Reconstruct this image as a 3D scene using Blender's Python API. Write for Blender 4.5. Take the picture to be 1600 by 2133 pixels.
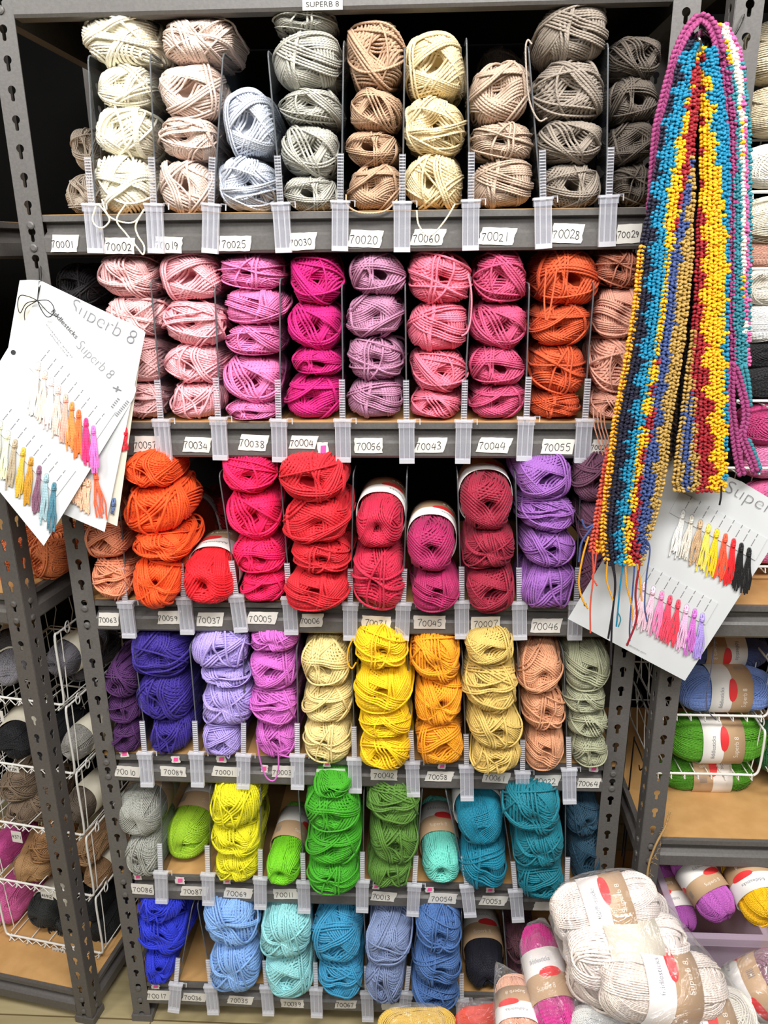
import bpy, bmesh, math, random
import numpy as np
from mathutils import Vector, Matrix
S = bpy.context.scene
for o in list(bpy.data.objects): bpy.data.objects.remove(o, do_unlink=True)
COL = S.collection
PI = math.pi

# ------------------------------------------------------------------ camera
CAM = np.array([0.5723, -1.2316, 1.5505])
YAW, PIT, ROL, FPX = math.radians(-3.0395), math.radians(18.2986), math.radians(-0.5886), 1647.33
_f = np.array([math.sin(YAW)*math.cos(PIT), math.cos(YAW)*math.cos(PIT), -math.sin(PIT)])
_r = np.array([math.cos(YAW), -math.sin(YAW), 0.0]); _u = np.cross(_r, _f)
RT = math.cos(ROL)*_r + math.sin(ROL)*_u
UP = -math.sin(ROL)*_r + math.cos(ROL)*_u
FW = _f
cam = bpy.data.cameras.new('camera'); camo = bpy.data.objects.new('camera', cam); COL.objects.link(camo)
m = Matrix.Identity(4)
for i in range(3):
    m[i][0], m[i][1], m[i][2], m[i][3] = RT[i], UP[i], -FW[i], CAM[i]
camo.matrix_world = m
cam.sensor_fit = 'VERTICAL'; cam.sensor_height = 36.0; cam.lens = FPX/2133.0*36.0
cam.clip_start = 0.02; cam.clip_end = 50
S.camera = camo

# ------------------------------------------------------------------ light
w = bpy.data.worlds.new('world'); S.world = w; w.use_nodes = True
w.node_tree.nodes['Background'].inputs[0].default_value = (1.0, 0.985, 0.96, 1)
w.node_tree.nodes['Background'].inputs[1].default_value = 0.08
def area(name, loc, target, sx, sy, power, col=(1, .975, .94)):
    l = bpy.data.lights.new(name, 'AREA'); l.shape = 'RECTANGLE'; l.size = sx; l.size_y = sy; l.energy = power; l.color = col
    o = bpy.data.objects.new(name, l); COL.objects.link(o); o.location = loc
    o.rotation_euler = (Vector(target)-Vector(loc)).to_track_quat('-Z', 'Y').to_euler()
    return o
area('ceiling_light', (0.9, -1.25, 2.75), (0.6, 0.0, 1.0), 1.8, 0.30, 62)
area('ceiling_light', (0.4, -2.6, 2.75), (0.5, 0.0, 0.9), 2.4, 0.4, 34)
area('ceiling_light', (-0.9, -1.2, 2.75), (0.0, 0.0, 1.0), 0.35, 1.4, 24)
S.view_settings.view_transform = 'Standard'; S.view_settings.look = 'None'
S.view_settings.gamma = 1.0; S.view_settings.exposure = 0.12
try: S.view_settings.use_curve_mapping = False
except Exception: pass
S.cycles.transparent_max_bounces = 24
S.cycles.max_bounces = 6

# ------------------------------------------------------------------ pixel -> place helpers
def ray(px, py): return FW + RT*(px-800)/FPX - UP*(py-1066.5)/FPX
def at(px, py, Y):
    d = ray(px, py); return CAM + d*(Y-CAM[1])/d[1]
def atz(px, py, Z):
    d = ray(px, py); return CAM + d*(Z-CAM[2])/d[2]
def dep(px, py, D): return CAM + ray(px, py)*D
def onplane(px, py, P, n, off=0.0):
    d = ray(px, py); return CAM + d*(((P-CAM)@n)/(d@n)) + n*off
rnd = random.Random(7)

# ------------------------------------------------------------------ materials
def lin(h):
    h = h.lstrip('#'); c = [int(h[i:i+2], 16)/255 for i in (0, 2, 4)]
    return tuple((x/12.92 if x <= .04045 else ((x+.055)/1.055)**2.4) for x in c)+(1,)
MATS = {}
def principled(name, col, rough=.6, metal=0, **kw):
    if name in MATS: return MATS[name]
    mt = bpy.data.materials.new(name); mt.use_nodes = True
    b = mt.node_tree.nodes['Principled BSDF']
    b.inputs['Base Color'].default_value = lin(col) if isinstance(col, str) else col
    b.inputs['Roughness'].default_value = rough; b.inputs['Metallic'].default_value = metal
    for k, v in kw.items(): b.inputs[k.replace('_', ' ')].default_value = v
    MATS[name] = mt; return mt
def yarn(h, shine=.4):
    n = 'yarn_'+h
    if n in MATS: return MATS[n]
    mt = principled(n, h, .66, Sheen_Weight=.06, Sheen_Roughness=.5)
    mt.node_tree.nodes['Principled BSDF'].inputs['Specular IOR Level'].default_value = shine
    nt = mt.node_tree; b = nt.nodes['Principled BSDF']
    uv = nt.nodes.new('ShaderNodeUVMap'); mp = nt.nodes.new('ShaderNodeMapping')
    wv = nt.nodes.new('ShaderNodeTexWave'); wv.wave_type = 'BANDS'; wv.bands_direction = 'DIAGONAL'
    wv.inputs['Scale'].default_value = 1.0; wv.inputs['Distortion'].default_value = 0.3
    mp.inputs['Scale'].default_value = (150, 1.0, 1)
    bp = nt.nodes.new('ShaderNodeBump'); bp.inputs['Strength'].default_value = .5; bp.inputs['Distance'].default_value = .0006
    nt.links.new(uv.outputs[0], mp.inputs[0]); nt.links.new(mp.outputs[0], wv.inputs['Vector'])
    nt.links.new(wv.outputs['Fac'], bp.inputs['Height']); nt.links.new(bp.outputs[0], b.inputs['Normal'])
    tc = nt.nodes.new('ShaderNodeTexCoord'); nz = nt.nodes.new('ShaderNodeTexNoise'); nz.inputs['Scale'].default_value = 60
    mx = nt.nodes.new('ShaderNodeMix'); mx.data_type = 'RGBA'; mx.blend_type = 'MULTIPLY'
    rp = nt.nodes.new('ShaderNodeMapRange'); rp.inputs['To Min'].default_value = .86; rp.inputs['To Max'].default_value = 1.08
    nt.links.new(tc.outputs['Object'], nz.inputs['Vector']); nt.links.new(nz.outputs['Fac'], rp.inputs['Value'])
    mx.inputs['Factor'].default_value = 1; mx.inputs[6].default_value = lin(h)
    nt.links.new(rp.outputs[0], mx.inputs[7]); nt.links.new(mx.outputs[2], b.inputs['Base Color'])
    return mt
def clear(name, tint, fac, rough=.12, body='#e6ecff', spec=.5):
    if name in MATS: return MATS[name]
    mt = bpy.data.materials.new(name); mt.use_nodes = True; nt = mt.node_tree
    b = nt.nodes['Principled BSDF']; b.inputs['Base Color'].default_value = lin(body); b.inputs['Roughness'].default_value = rough
    b.inputs['Specular IOR Level'].default_value = spec
    t = nt.nodes.new('ShaderNodeBsdfTransparent'); t.inputs[0].default_value = lin(tint)
    lw = nt.nodes.new('ShaderNodeLayerWeight'); lw.inputs[0].default_value = .35
    mr = nt.nodes.new('ShaderNodeMapRange'); mr.inputs['To Min'].default_value = fac; mr.inputs['To Max'].default_value = min(1, fac+.28)
    ms = nt.nodes.new('ShaderNodeMixShader')
    nt.links.new(lw.outputs['Facing'], mr.inputs['Value']); nt.links.new(mr.outputs[0], ms.inputs[0])
    nt.links.new(t.outputs[0], ms.inputs[1]); nt.links.new(b.outputs[0], ms.inputs[2])
    nt.links.new(ms.outputs[0], nt.nodes['Material Output'].inputs[0])
    MATS[name] = mt; return mt
def film(name, fac=.04, bump=.5, scale=14, body='#ffffff'):
    mt = clear(name, '#fdfdff', fac, .08, body, 1.0); nt = mt.node_tree
    tc = nt.nodes.new('ShaderNodeTexCoord'); nz = nt.nodes.new('ShaderNodeTexNoise'); nz.inputs['Scale'].default_value = scale
    nz.inputs['Detail'].default_value = 5; nz.inputs['Distortion'].default_value = 1.6
    bp = nt.nodes.new('ShaderNodeBump'); bp.inputs['Strength'].default_value = bump; bp.inputs['Distance'].default_value = .02
    nt.links.new(tc.outputs['Object'], nz.inputs['Vector']); nt.links.new(nz.outputs['Fac'], bp.inputs['Height'])
    nt.links.new(bp.outputs[0], nt.nodes['Principled BSDF'].inputs['Normal'])
    gl = nt.nodes.new('ShaderNodeBsdfGlossy'); gl.inputs['Roughness'].default_value = .07
    nt.links.new(bp.outputs[0], gl.inputs['Normal'])
    ad = nt.nodes.new('ShaderNodeMixShader'); ad.inputs[0].default_value = .09
    ms = [n for n in nt.nodes if n.type == 'MIX_SHADER' and n != ad][0]
    nt.links.new(ms.outputs[0], ad.inputs[1]); nt.links.new(gl.outputs[0], ad.inputs[2])
    nt.links.new(ad.outputs[0], nt.nodes['Material Output'].inputs[0])
    return mt
def noisy(name, c1, c2, scale=(1, 1, 1), rough=.6, nscale=8, bump=0, **kw):
    if name in MATS: return MATS[name]
    mt = principled(name, c1, rough, **kw); nt = mt.node_tree; b = nt.nodes['Principled BSDF']
    tc = nt.nodes.new('ShaderNodeTexCoord'); mp = nt.nodes.new('ShaderNodeMapping'); mp.inputs['Scale'].default_value = scale
    nz = nt.nodes.new('ShaderNodeTexNoise'); nz.inputs['Scale'].default_value = nscale; nz.inputs['Detail'].default_value = 6
    cr = nt.nodes.new('ShaderNodeValToRGB'); cr.color_ramp.elements[0].color = lin(c1); cr.color_ramp.elements[1].color = lin(c2)
    cr.color_ramp.elements[0].position = .35; cr.color_ramp.elements[1].position = .65
    nt.links.new(tc.outputs['Object'], mp.inputs[0]); nt.links.new(mp.outputs[0], nz.inputs[0])
    nt.links.new(nz.outputs['Fac'], cr.inputs[0]); nt.links.new(cr.outputs[0], b.inputs['Base Color'])
    if bump:
        bp = nt.nodes.new('ShaderNodeBump'); bp.inputs['Strength'].default_value = bump; bp.inputs['Distance'].default_value = .002
        nt.links.new(nz.outputs['Fac'], bp.inputs['Height']); nt.links.new(bp.outputs[0], b.inputs['Normal'])
    return mt
STEEL = noisy('grey_powder_coat', '#5a5856', '#625f5d', rough=.42, nscale=260, bump=.08, Specular_IOR_Level=.5)
STEELD = noisy('dark_grey_powder_coat', '#55514e', '#5c5855', rough=.45, nscale=260, bump=.08)
MDF = noisy('fibreboard', '#be9158', '#c99c63', rough=.7, nscale=30)
RIVET = principled('rivet_steel', '#8d8a86', .35, .6)
BLACKW = principled('black_backing', '#0f0f10', .8)
PAPER = principled('label_paper', '#dfdcd5', .7)
CARD = principled('card_stock', '#cbced0', .65)
CREAMC = principled('cream_card', '#dad3c3', .7)
INK = principled('black_ink', '#15151a', .6)
GREYINK = principled('grey_ink', '#77777c', .7)
PINKINK = principled('pink_highlighter', '#ff5aa8', .6)
KRAFT = principled('kraft_band', '#c3a27e', .65)
WHITEB = principled('white_band', '#f6f3ee', .5)
REDO = principled('red_oval', '#e8383a', .5)
CLIP = clear('clear_clip_plastic', '#ffffff', .10, .12, '#f1f3ff')
CLIPE = clear('clear_clip_edges', '#ffffff', .38, .12, '#f4f5fb')
ACRY = clear('clear_acrylic', '#eef0f2', .02, .05, '#30363c')
EDGE = clear('acrylic_edge', '#a8acb0', .55, .1, '#74787c')
WWIRE = principled('white_coated_wire', '#ecebe6', .35)
BWIRE = principled('black_wire', '#1a1a1b', .4, .3)
CHROME = principled('chrome_wire', '#c8c8c8', .15, 1)

# ------------------------------------------------------------------ mesh helpers
class MB:
    def __init__(s): s.v = []; s.f = []; s.m = []; s.uv = []; s.n = 0
    def add(s, v, f, mi=0, uv=None):
        v = np.asarray(v, float); f = np.asarray(f, int)
        s.v.append(v); s.f.append(f+s.n); s.m.append(np.full(len(f), mi, int))
        s.uv.append(np.zeros((f.size, 2)) if uv is None else uv.reshape(-1, 2)); s.n += len(v); return s
    def mesh(s, name, smooth=True):
        me = bpy.data.meshes.new(name); v = np.concatenate(s.v)
        nf = sum(len(f) for f in s.f); ls = np.concatenate([f.ravel() for f in s.f])
        tot = np.concatenate([np.full(len(f), f.shape[1]) for f in s.f])
        st = np.concatenate([[0], np.cumsum(tot)[:-1]])
        me.vertices.add(len(v)); me.vertices.foreach_set('co', v.ravel())
        me.loops.add(len(ls)); me.loops.foreach_set('vertex_index', ls)
        me.polygons.add(nf); me.polygons.foreach_set('loop_start', st); me.polygons.foreach_set('loop_total', tot)
        me.polygons.foreach_set('material_index', np.concatenate(s.m))
        me.polygons.foreach_set('use_smooth', np.full(nf, smooth))
        ul = me.uv_layers.new(name='UVMap'); ul.data.foreach_set('uv', np.concatenate(s.uv).ravel())
        me.update(calc_edges=True); me.validate(); return me
    def box(s, c, d, mi=0, R=None):
        x, y, z = np.array(d)/2
        v = np.array([[i*x, j*y, k*z] for i in (-1, 1) for j in (-1, 1) for k in (-1, 1)])
        if R is not None: v = v@np.array(R).T
        f = [[0, 1, 3, 2], [4, 6, 7, 5], [0, 4, 5, 1], [2, 3, 7, 6], [0, 2, 6, 4], [1, 5, 7, 3]]
        return s.add(v+np.array(c), f, mi)
    def tube(s, pts, r, n=6, closed=False, mi=0, ref=None, cap=True):
        P = np.asarray(pts, float); N = len(P)
        if closed: T = np.roll(P, -1, 0)-np.roll(P, 1, 0)
        else: T = np.gradient(P, axis=0)
        T /= np.linalg.norm(T, axis=1)[:, None]+1e-12
        if ref is None:
            A = np.zeros_like(P); a = np.array([0, 0, 1.]) if abs(T[0][2]) < .9 else np.array([1., 0, 0])
            for i in range(N):
                a = a-T[i]*(a@T[i]); a /= np.linalg.norm(a)+1e-12; A[i] = a
        else:
            A = ref-T*np.sum(ref*T, 1)[:, None]; A /= np.linalg.norm(A, axis=1)[:, None]+1e-12
        B = np.cross(T, A)
        th = np.arange(n)*2*PI/n; R = np.broadcast_to(np.asarray(r, float), (N,))
        V = P[:, None]+R[:, None, None]*(np.cos(th)[None, :, None]*A[:, None]+np.sin(th)[None, :, None]*B[:, None])
        M = N if closed else N-1
        i = np.arange(M)[:, None]; j = np.arange(n)[None]
        i2 = (i+1) % N; j2 = (j+1) % n
        F = np.stack([i*n+j, i*n+j2, i2*n+j2, i2*n+j], -1).reshape(-1, 4)
        L = np.concatenate([[0], np.cumsum(np.linalg.norm(np.diff(P, axis=0), axis=1))]); L = np.append(L, L[-1]+.005)
        u0 = np.broadcast_to(L[i], (M, n)); u1 = np.broadcast_to(L[i+1], (M, n)); v0 = np.broadcast_to(j/n*2, (M, n)); v1 = np.broadcast_to((j+1)/n*2, (M, n))
        uv = np.stack([np.stack([u0, v0], -1), np.stack([u0, v1], -1), np.stack([u1, v1], -1), np.stack([u1, v0], -1)], 2)
        s.add(V.reshape(-1, 3), F, mi, uv)
        if cap and not closed:
            s.add(V[0], [list(range(n))[::-1]], mi); s.add(V[-1], [list(range(n))], mi)
        return s
    def prism(s, poly, P0, U, V, W, mi=0):
        """closed polygon (2D) in U,V extruded along W"""
        n = len(poly); a = np.array([P0+U*x+V*y for x, y in poly]); b = a+W
        s.add(a, [list(range(n))[::-1]], mi); s.add(b, [list(range(n))], mi)
        s.add(np.concatenate([a, b]), [[i, (i+1) % n, n+(i+1) % n, n+i] for i in range(n)], mi); return s
    def build(s, name, mats, parent=None, smooth=True):
        me = s.mesh(name, smooth)
        for mt in (mats if isinstance(mats, (list, tuple)) else [mats]): me.materials.append(mt)
        return link(name, me, parent)
def link(name, me, parent=None):
    o = bpy.data.objects.new(name, me); COL.objects.link(o)
    if parent is not None: o.parent = parent
    return o
def tag(o, label=None, cat=None, group=None, kind=None):
    if label: o['label'] = label
    if cat: o['category'] = cat
    if group: o['group'] = group
    if kind: o['kind'] = kind
    return o
def empty(name, loc=(0, 0, 0), rz=0):
    o = bpy.data.objects.new(name, None); o.empty_display_size = .02; COL.objects.link(o); o.location = Vector([float(a) for a in loc]); o.rotation_euler = (0, 0, rz); return o
def attach(o, parent):
    """parent o (built in world coordinates) to an unrotated empty"""
    o.parent = parent; o.location = -Vector(parent.location) if o.location.length < 1e-9 else o.location-Vector(parent.location); return o
def smooth_path(pts, n=8):
    P = np.asarray(pts, float); out = []
    Q = np.concatenate([[2*P[0]-P[1]], P, [2*P[-1]-P[-2]]])
    for i in range(1, len(Q)-2):
        for t in np.linspace(0, 1, n, endpoint=False):
            a, b, c, d = Q[i-1], Q[i], Q[i+1], Q[i+2]
            out.append(.5*((2*b)+(-a+c)*t+(2*a-5*b+4*c-d)*t*t+(-a+3*b-3*c+d)*t**3))
    out.append(P[-1]); return np.array(out)
def bevel(o, wd=.001, seg=2):
    b = o.modifiers.new('bevel', 'BEVEL'); b.width = wd; b.segments = seg; b.limit_method = 'ANGLE'; return o

# text -----------------------------------------------------------------
def text_data(s, thin=0.0):
    c = bpy.data.curves.new('lettering', 'FONT'); c.body = s; c.size = 1.0; c.offset = thin; c.resolution_u = 3
    o = bpy.data.objects.new('lettering', c); COL.objects.link(o)
    dg = bpy.context.evaluated_depsgraph_get(); dg.update()
    me = bpy.data.meshes.new_from_object(o.evaluated_get(dg))
    v = np.array([x.co[:] for x in me.vertices]); f = [list(p.vertices) for p in me.polygons]
    bpy.data.objects.remove(o); bpy.data.curves.remove(c); bpy.data.meshes.remove(me)
    if len(v): v[:, 0] -= v[:, 0].min()
    return v, f
_tc = {}
def put_text(mb, s, P0, U, V, height, mi=0, width=None, thin=0.0, fn=None):
    """cap height = height; U, V unit vectors. fn maps (x, y) -> 3D instead."""
    if (s, thin) not in _tc: _tc[(s, thin)] = text_data(s, thin)
    v, f = _tc[(s, thin)]
    if not len(v): return
    k = height/.70; kx = k if width is None else width/(v[:, 0].max())
    if fn is None: W = np.array([P0+U*(a[0]*kx)+V*(a[1]*k) for a in v])
    else: W = np.array([fn(a[0]*kx, a[1]*k) for a in v])
    for n in set(len(x) for x in f):
        mb.add(W, [x for x in f if len(x) == n], mi)
DIG = {'0': [[(.3, 1), (.08, .8), (.03, .4), (.2, .05), (.42, .1), (.55, .45), (.5, .85), (.3, 1)]],
 '1': [[(.3, 1), (.28, .5), (.3, 0)]], '2': [[(.05, .8), (.25, 1), (.48, .85), (.4, .5), (.05, .03), (.3, .08), (.6, .02)]],
 '3': [[(.08, .92), (.35, 1), (.5, .8), (.25, .55), (.5, .4), (.45, .08), (.05, .05)]],
 '4': [[(.3, 1), (.03, .35), (.6, .4)], [(.5, .9), (.45, 0)]],
 '5': [[(.55, 1), (.15, .97), (.1, .6), (.4, .62), (.5, .3), (.3, .02), (.05, .1)]],
 '6': [[(.45, 1), (.1, .6), (.05, .2), (.3, 0), (.5, .2), (.4, .48), (.1, .4)]],
 '7': [[(.03, .95), (.55, 1), (.3, .5), (.2, 0)]],
 '8': [[(.45, .9), (.15, .95), (.12, .7), (.45, .4), (.45, .08), (.15, .02), (.1, .3), (.45, .7), (.45, .9)]],
 '9': [[(.5, .85), (.2, 1), (.08, .7), (.3, .5), (.5, .8), (.45, .4), (.3, 0)]]}
def handwrite(mb, s, P0, U, V, h, rr, mi=0, N=None, r=.00045):
    x = 0
    for ch in s:
        if ch in DIG:
            k = 1+rr.uniform(-.12, .12); dy = rr.uniform(-.06, .06)
            for st in DIG[ch]:
                pp = smooth_path([P0+U*(x+a*h*k)+V*((b*k+dy)*h) for a, b in st], 4)
                mb.tube(pp, r, 5, mi=mi)
        x += h*(.72 if ch != '1' else .5)*rr.uniform(.94, 1.08)

# ------------------------------------------------------------------ wound skein prototypes
A0, L0, PXZ, QY = .040, .076, 2.7, 2.5       # unit skein: half width, half length
def surf_t(c, d, s, dmax=.25):
    lo = np.zeros(len(d)); hi = np.full(len(d), dmax)
    for _ in range(22):
        mid = (lo+hi)/2; p = c+d*mid[:, None]
        F = ((np.abs(p[:, 0])/(A0*s))**PXZ+(np.abs(p[:, 2])/(A0*s))**PXZ)**(QY/PXZ)+(np.abs(p[:, 1])/(L0*s))**QY
        ins = F < 1; lo = np.where(ins, mid, lo); hi = np.where(ins, hi, mid)
    return (lo+hi)/2
def deform(P, seed, dim=.016, cin=.1, wav=1.0):
    y = P[:, 1]; rho = np.hypot(P[:, 0], P[:, 2])
    P = P.copy(); P[:, 1] -= np.sign(y)*dim*np.exp(-(rho/.013)**2)*(np.abs(y) > .03)
    k = 1-cin*np.exp(-(y/.038)**6); P[:, 0] *= k; P[:, 2] *= k
    ph = seed*1.7
    P[:, 0] += wav*.0022*np.sin(P[:, 2]*70+ph)+wav*.0018*np.sin(y*45+ph*2)
    P[:, 2] += wav*.0022*np.sin(P[:, 0]*65+ph*1.3)
    return P
def skein_proto(seed, G=22, per=6, r=.00165, tilt=.38, ties=4, dim=.016, cin=.1, hole=.006, messy=.0017, wav=1.0):
    rr = random.Random(seed); mb = MB(); ns = 46
    # core
    th = np.linspace(0, 2*PI, 24, endpoint=False); ph = np.linspace(-PI/2+.02, PI/2-.02, 20)
    D = np.array([[math.cos(a)*math.cos(b)*A0, math.sin(b)*L0, math.sin(a)*math.cos(b)*A0] for b in ph for a in th])
    t = surf_t(np.zeros(3), D, .86, 3); C = deform(D*t[:, None], seed, dim*1.7, cin, wav)
    n = 24; F = [[i*n+j, i*n+(j+1) % n, (i+1)*n+(j+1) % n, (i+1)*n+j] for i in range(19) for j in range(n)]
    mb.add(C, F)
    tt = np.linspace(0, 2*PI, ns, endpoint=False)
    phi = rr.uniform(0, PI)
    for g in range(G+ties):
        tie = g >= G
        phi += rr.uniform(.5, 1.5) if not tie else rr.uniform(0, PI)
        e = rr.uniform(-tilt, tilt)*(1 if not tie else 1.6)
        s = .87+.13*min(g, G-1)/(G-1)
        k = per if not tie else rr.choice([1, 2, 3])
        n0 = np.array([-math.sin(phi), e, math.cos(phi)]); n0 /= np.linalg.norm(n0)
        u = np.array([math.cos(phi), 0, math.sin(phi)]); v = np.cross(n0, u)
        span = k*r*1.95
        if tie: d0 = rr.uniform(-.026, .026)
        else:
            d0 = rr.choice([hole, rr.uniform(hole, .036-span)]) if span < .03 else hole
            if rr.random() < .5: d0 = -d0-span
        wa, wp, wf = rr.uniform(.3, 1)*messy, rr.uniform(0, 6), rr.choice([1, 2])
        cr = rr.uniform(-.25, .25)/max(k, 1)
        for q in range(k):
            d = d0+q*r*1.95
            if abs(d) > .037: continue
            if not tie: d = d*math.hypot(n0[0], n0[2])-n0[1]*L0*.80
            # fan the strands of a group slightly
            nn = n0+u*0+np.array([0, cr*(q-k/2)*.3, 0]); nn /= np.linalg.norm(nn); vv = np.cross(nn, u); c = nn*d
            dirs = np.cos(tt)[:, None]*u*A0+np.sin(tt)[:, None]*vv*L0
            ln = np.linalg.norm(dirs, axis=1); dirs = dirs/ln[:, None]
            ss = s+(.035+rr.uniform(0, .025) if tie else rr.uniform(-.006, .010))
            T = surf_t(c, dirs, ss)
            P = c+dirs*T[:, None]
            P = P+nn*(wa*(2.2 if tie else 1)*np.sin(tt*wf+wp+q*.12))[:, None]
            P = deform(P, seed, dim*(.5 if tie else 1), cin, wav)
            mb.tube(P, r*rr.uniform(.92, 1.05), 5, True, ref=dirs, cap=False)
    me = mb.mesh('yarn_skein'); me.materials.append(yarn('#cccccc')); return me
PROTO = [skein_proto(s, G=20+s % 4, per=[6, 5, 7][s % 3], tilt=[.3, .5, .2][s % 3], ties=5+s % 4, dim=[.018, .026, .022][s % 3], hole=[.006, .010, .008][(s//2) % 3]) for s in range(12)]
TIDY = [skein_proto(50+s, G=26, per=9, r=.00105, tilt=.22, ties=0, dim=.008, cin=.13, hole=.002, messy=.0008, wav=.25) for s in range(3)]
BANDED = [skein_proto(120+s, G=22, per=6, r=.00155, tilt=.34, ties=0, dim=.018, cin=.15, hole=.006, messy=.0012, wav=.25) for s in range(3)]
FLUFFY = [skein_proto(80+s, G=22, per=6, r=.0019, tilt=.4, ties=5, dim=.012, messy=.005) for s in range(3)]
def band_mesh(flip=False):
    """paper band: white half and kraft half, red oval and lettering round the skein"""
    mb = MB(); n = 48; R = A0*.965
    def P(th, y, k=1.0):
        c, s_ = math.cos(th), math.sin(th); t = R*k/((abs(c)**2.4+abs(s_)**2.4)**(1/2.4))
        return np.array([c*t, y, s_*t])
    ys = [-.031, 0, .031]
    for h in (0, 1):
        v = [P(2*PI*i/n, y, k) for k in (1.0, .985) for y in (ys[h], ys[h+1]) for i in range(n)]
        f = []
        for i in range(n):
            j = (i+1) % n
            f += [[i, j, n+j, n+i], [2*n+i, 3*n+i, 3*n+j, 2*n+j]]
            if h == 0: f.append([i, 2*n+i, 2*n+j, j])
            else: f.append([n+i, n+j, 3*n+j, 3*n+i])
        mb.add(v, f, (h if not flip else 1-h))
    sg = -1 if not flip else 1
    # lettering runs round the circumference, red oval over the seam
    for th0 in (PI*.5, PI*1.25):
        def fn(x, y, th0=th0, yo=0): return P(th0+x/R if sg < 0 else th0-x/R, yo-y if sg < 0 else yo+y, 1.012)
        put_text(mb, 'fiddlesticks', None, None, None, .0058, 3, fn=lambda x, y: fn(x-.020, y, yo=-.013 if sg < 0 else .013))
        put_text(mb, 'Superb 8', None, None, None, .0065, 4, fn=lambda x, y: fn(x-.018, y, yo=.021 if sg < 0 else -.021))
        nO = 16; tc = th0+(.30 if sg < 0 else -.30); V_ = []
        for q in range(nO+1):
            xx = -1+2*q/nO; wq = .0064*math.sqrt(max(0, 1-xx*xx))+1e-5
            V_ += [P(tc+.50*xx, .0005-wq, 1.014), P(tc+.50*xx, .0005+wq, 1.014)]
        mb.add(V_, [[2*q, 2*q+1, 2*q+3, 2*q+2] for q in range(nO)], 2)
        for k in range(14):
            y0 = (.016 if sg < 0 else -.016)
            if k % 3: a = th0+1.25+k*.022; mb.add([P(a, y0-.006-.012*0, 1.012), P(a+.012, y0-.006, 1.012), P(a+.012, y0+.006, 1.012), P(a, y0+.006, 1.012)], [[0, 1, 2, 3]], 3)
    me = mb.mesh('paper_band')
    for mt in (WHITEB, KRAFT, REDO, principled('band_print', '#8d8f96', .6), principled('band_pale_print', '#eadfcf', .6)): me.materials.append(mt)
    return me
BAND = [band_mesh(False), band_mesh(True)]
def plain_band():
    mb = MB(); n = 48; R = A0*.965; v = []
    for k in (1.0, .985):
        for y in (-.031, .031):
            for i in range(n):
                t = 2*PI*i/n; c, s_ = math.cos(t), math.sin(t); q = R*k/((abs(c)**2.4+abs(s_)**2.4)**(1/2.4)); v.append((c*q, y, s_*q))
    f = []
    for i in range(n):
        j = (i+1) % n; f += [[i, j, n+j, n+i], [2*n+i, 3*n+i, 3*n+j, 2*n+j], [i, 2*n+i, 2*n+j, j], [n+i, n+j, 3*n+j, 3*n+i]]
    mb.add(v, f); me = mb.mesh('paper_band'); me.materials.append(principled('cream_band', '#ddd6c2', .6)); return me
BAND.append(plain_band())
def skein(loc, sx, sy, sz, col, label, group, proto, rot=None, band=None, cat='yarn', name='yarn_skein', mat=None, shine=.4, bshift=0.0):
    o = link(name, proto); o.material_slots[0].link = 'OBJECT'; o.material_slots[0].material = mat or yarn(col, shine)
    M = Matrix.Diagonal((sx, sy, sz, 1))
    R = rot.to_4x4() if rot is not None else Matrix.Identity(4)
    o.matrix_world = Matrix.Translation(Vector([float(a) for a in loc]))@R@M
    tag(o, label, cat, group)
    if band is not None:
        b = link('paper_band', BAND[band], o); b.location = (0, bshift, 0)
    return o
def rot_axis(d, up=(0, 0, 1), spin=0.0):
    """rotation whose local Y runs along d"""
    y = Vector([float(a) for a in d]).normalized(); z = Vector([float(a) for a in up]); z = (z-y*z.dot(y)).normalized(); x = y.cross(z)
    M = Matrix((x, y, z)).transposed(); return M@Matrix.Rotation(spin, 3, 'Y')

# ================================================================== THE SETTING
g = MB(); g.box((.4, -.6, -.01), (6, 5.0, .02))
floor = g.build('floor', noisy('wood_vinyl_floor', '#a3956e', '#b5a781', scale=(1.2, 12, 1), rough=.35, nscale=3), smooth=False); tag(floor, kind='structure')
nt = floor.data.materials[0].node_tree; b = nt.nodes['Principled BSDF']
tc = nt.nodes.new('ShaderNodeTexCoord'); br = nt.nodes.new('ShaderNodeTexBrick'); br.inputs['Scale'].default_value = 1
br.inputs['Brick Width'].default_value = 1.1; br.inputs['Row Height'].default_value = .13; br.inputs['Mortar Size'].default_value = .0018
br.inputs['Color1'].default_value = (1, 1, 1, 1); br.inputs['Color2'].default_value = (.82, .82, .82, 1); br.inputs['Mortar'].default_value = (.35, .3, .25, 1)
mx = nt.nodes.new('ShaderNodeMix'); mx.data_type = 'RGBA'; mx.blend_type = 'MULTIPLY'; mx.inputs['Factor'].default_value = 1
src = b.inputs['Base Color'].links[0].from_socket
nt.links.new(tc.outputs['Object'], br.inputs[0]); nt.links.new(src, mx.inputs[6]); nt.links.new(br.outputs[0], mx.inputs[7]); nt.links.new(mx.outputs[2], b.inputs['Base Color'])
g = MB(); g.box((.4, .72, 1.4), (6, .02, 2.8))
tag(g.build('wall_back', noisy('dark_wall', '#040404', '#070707', rough=.95, Specular_IOR_Level=.1, nscale=6), smooth=False), kind='structure')

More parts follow.
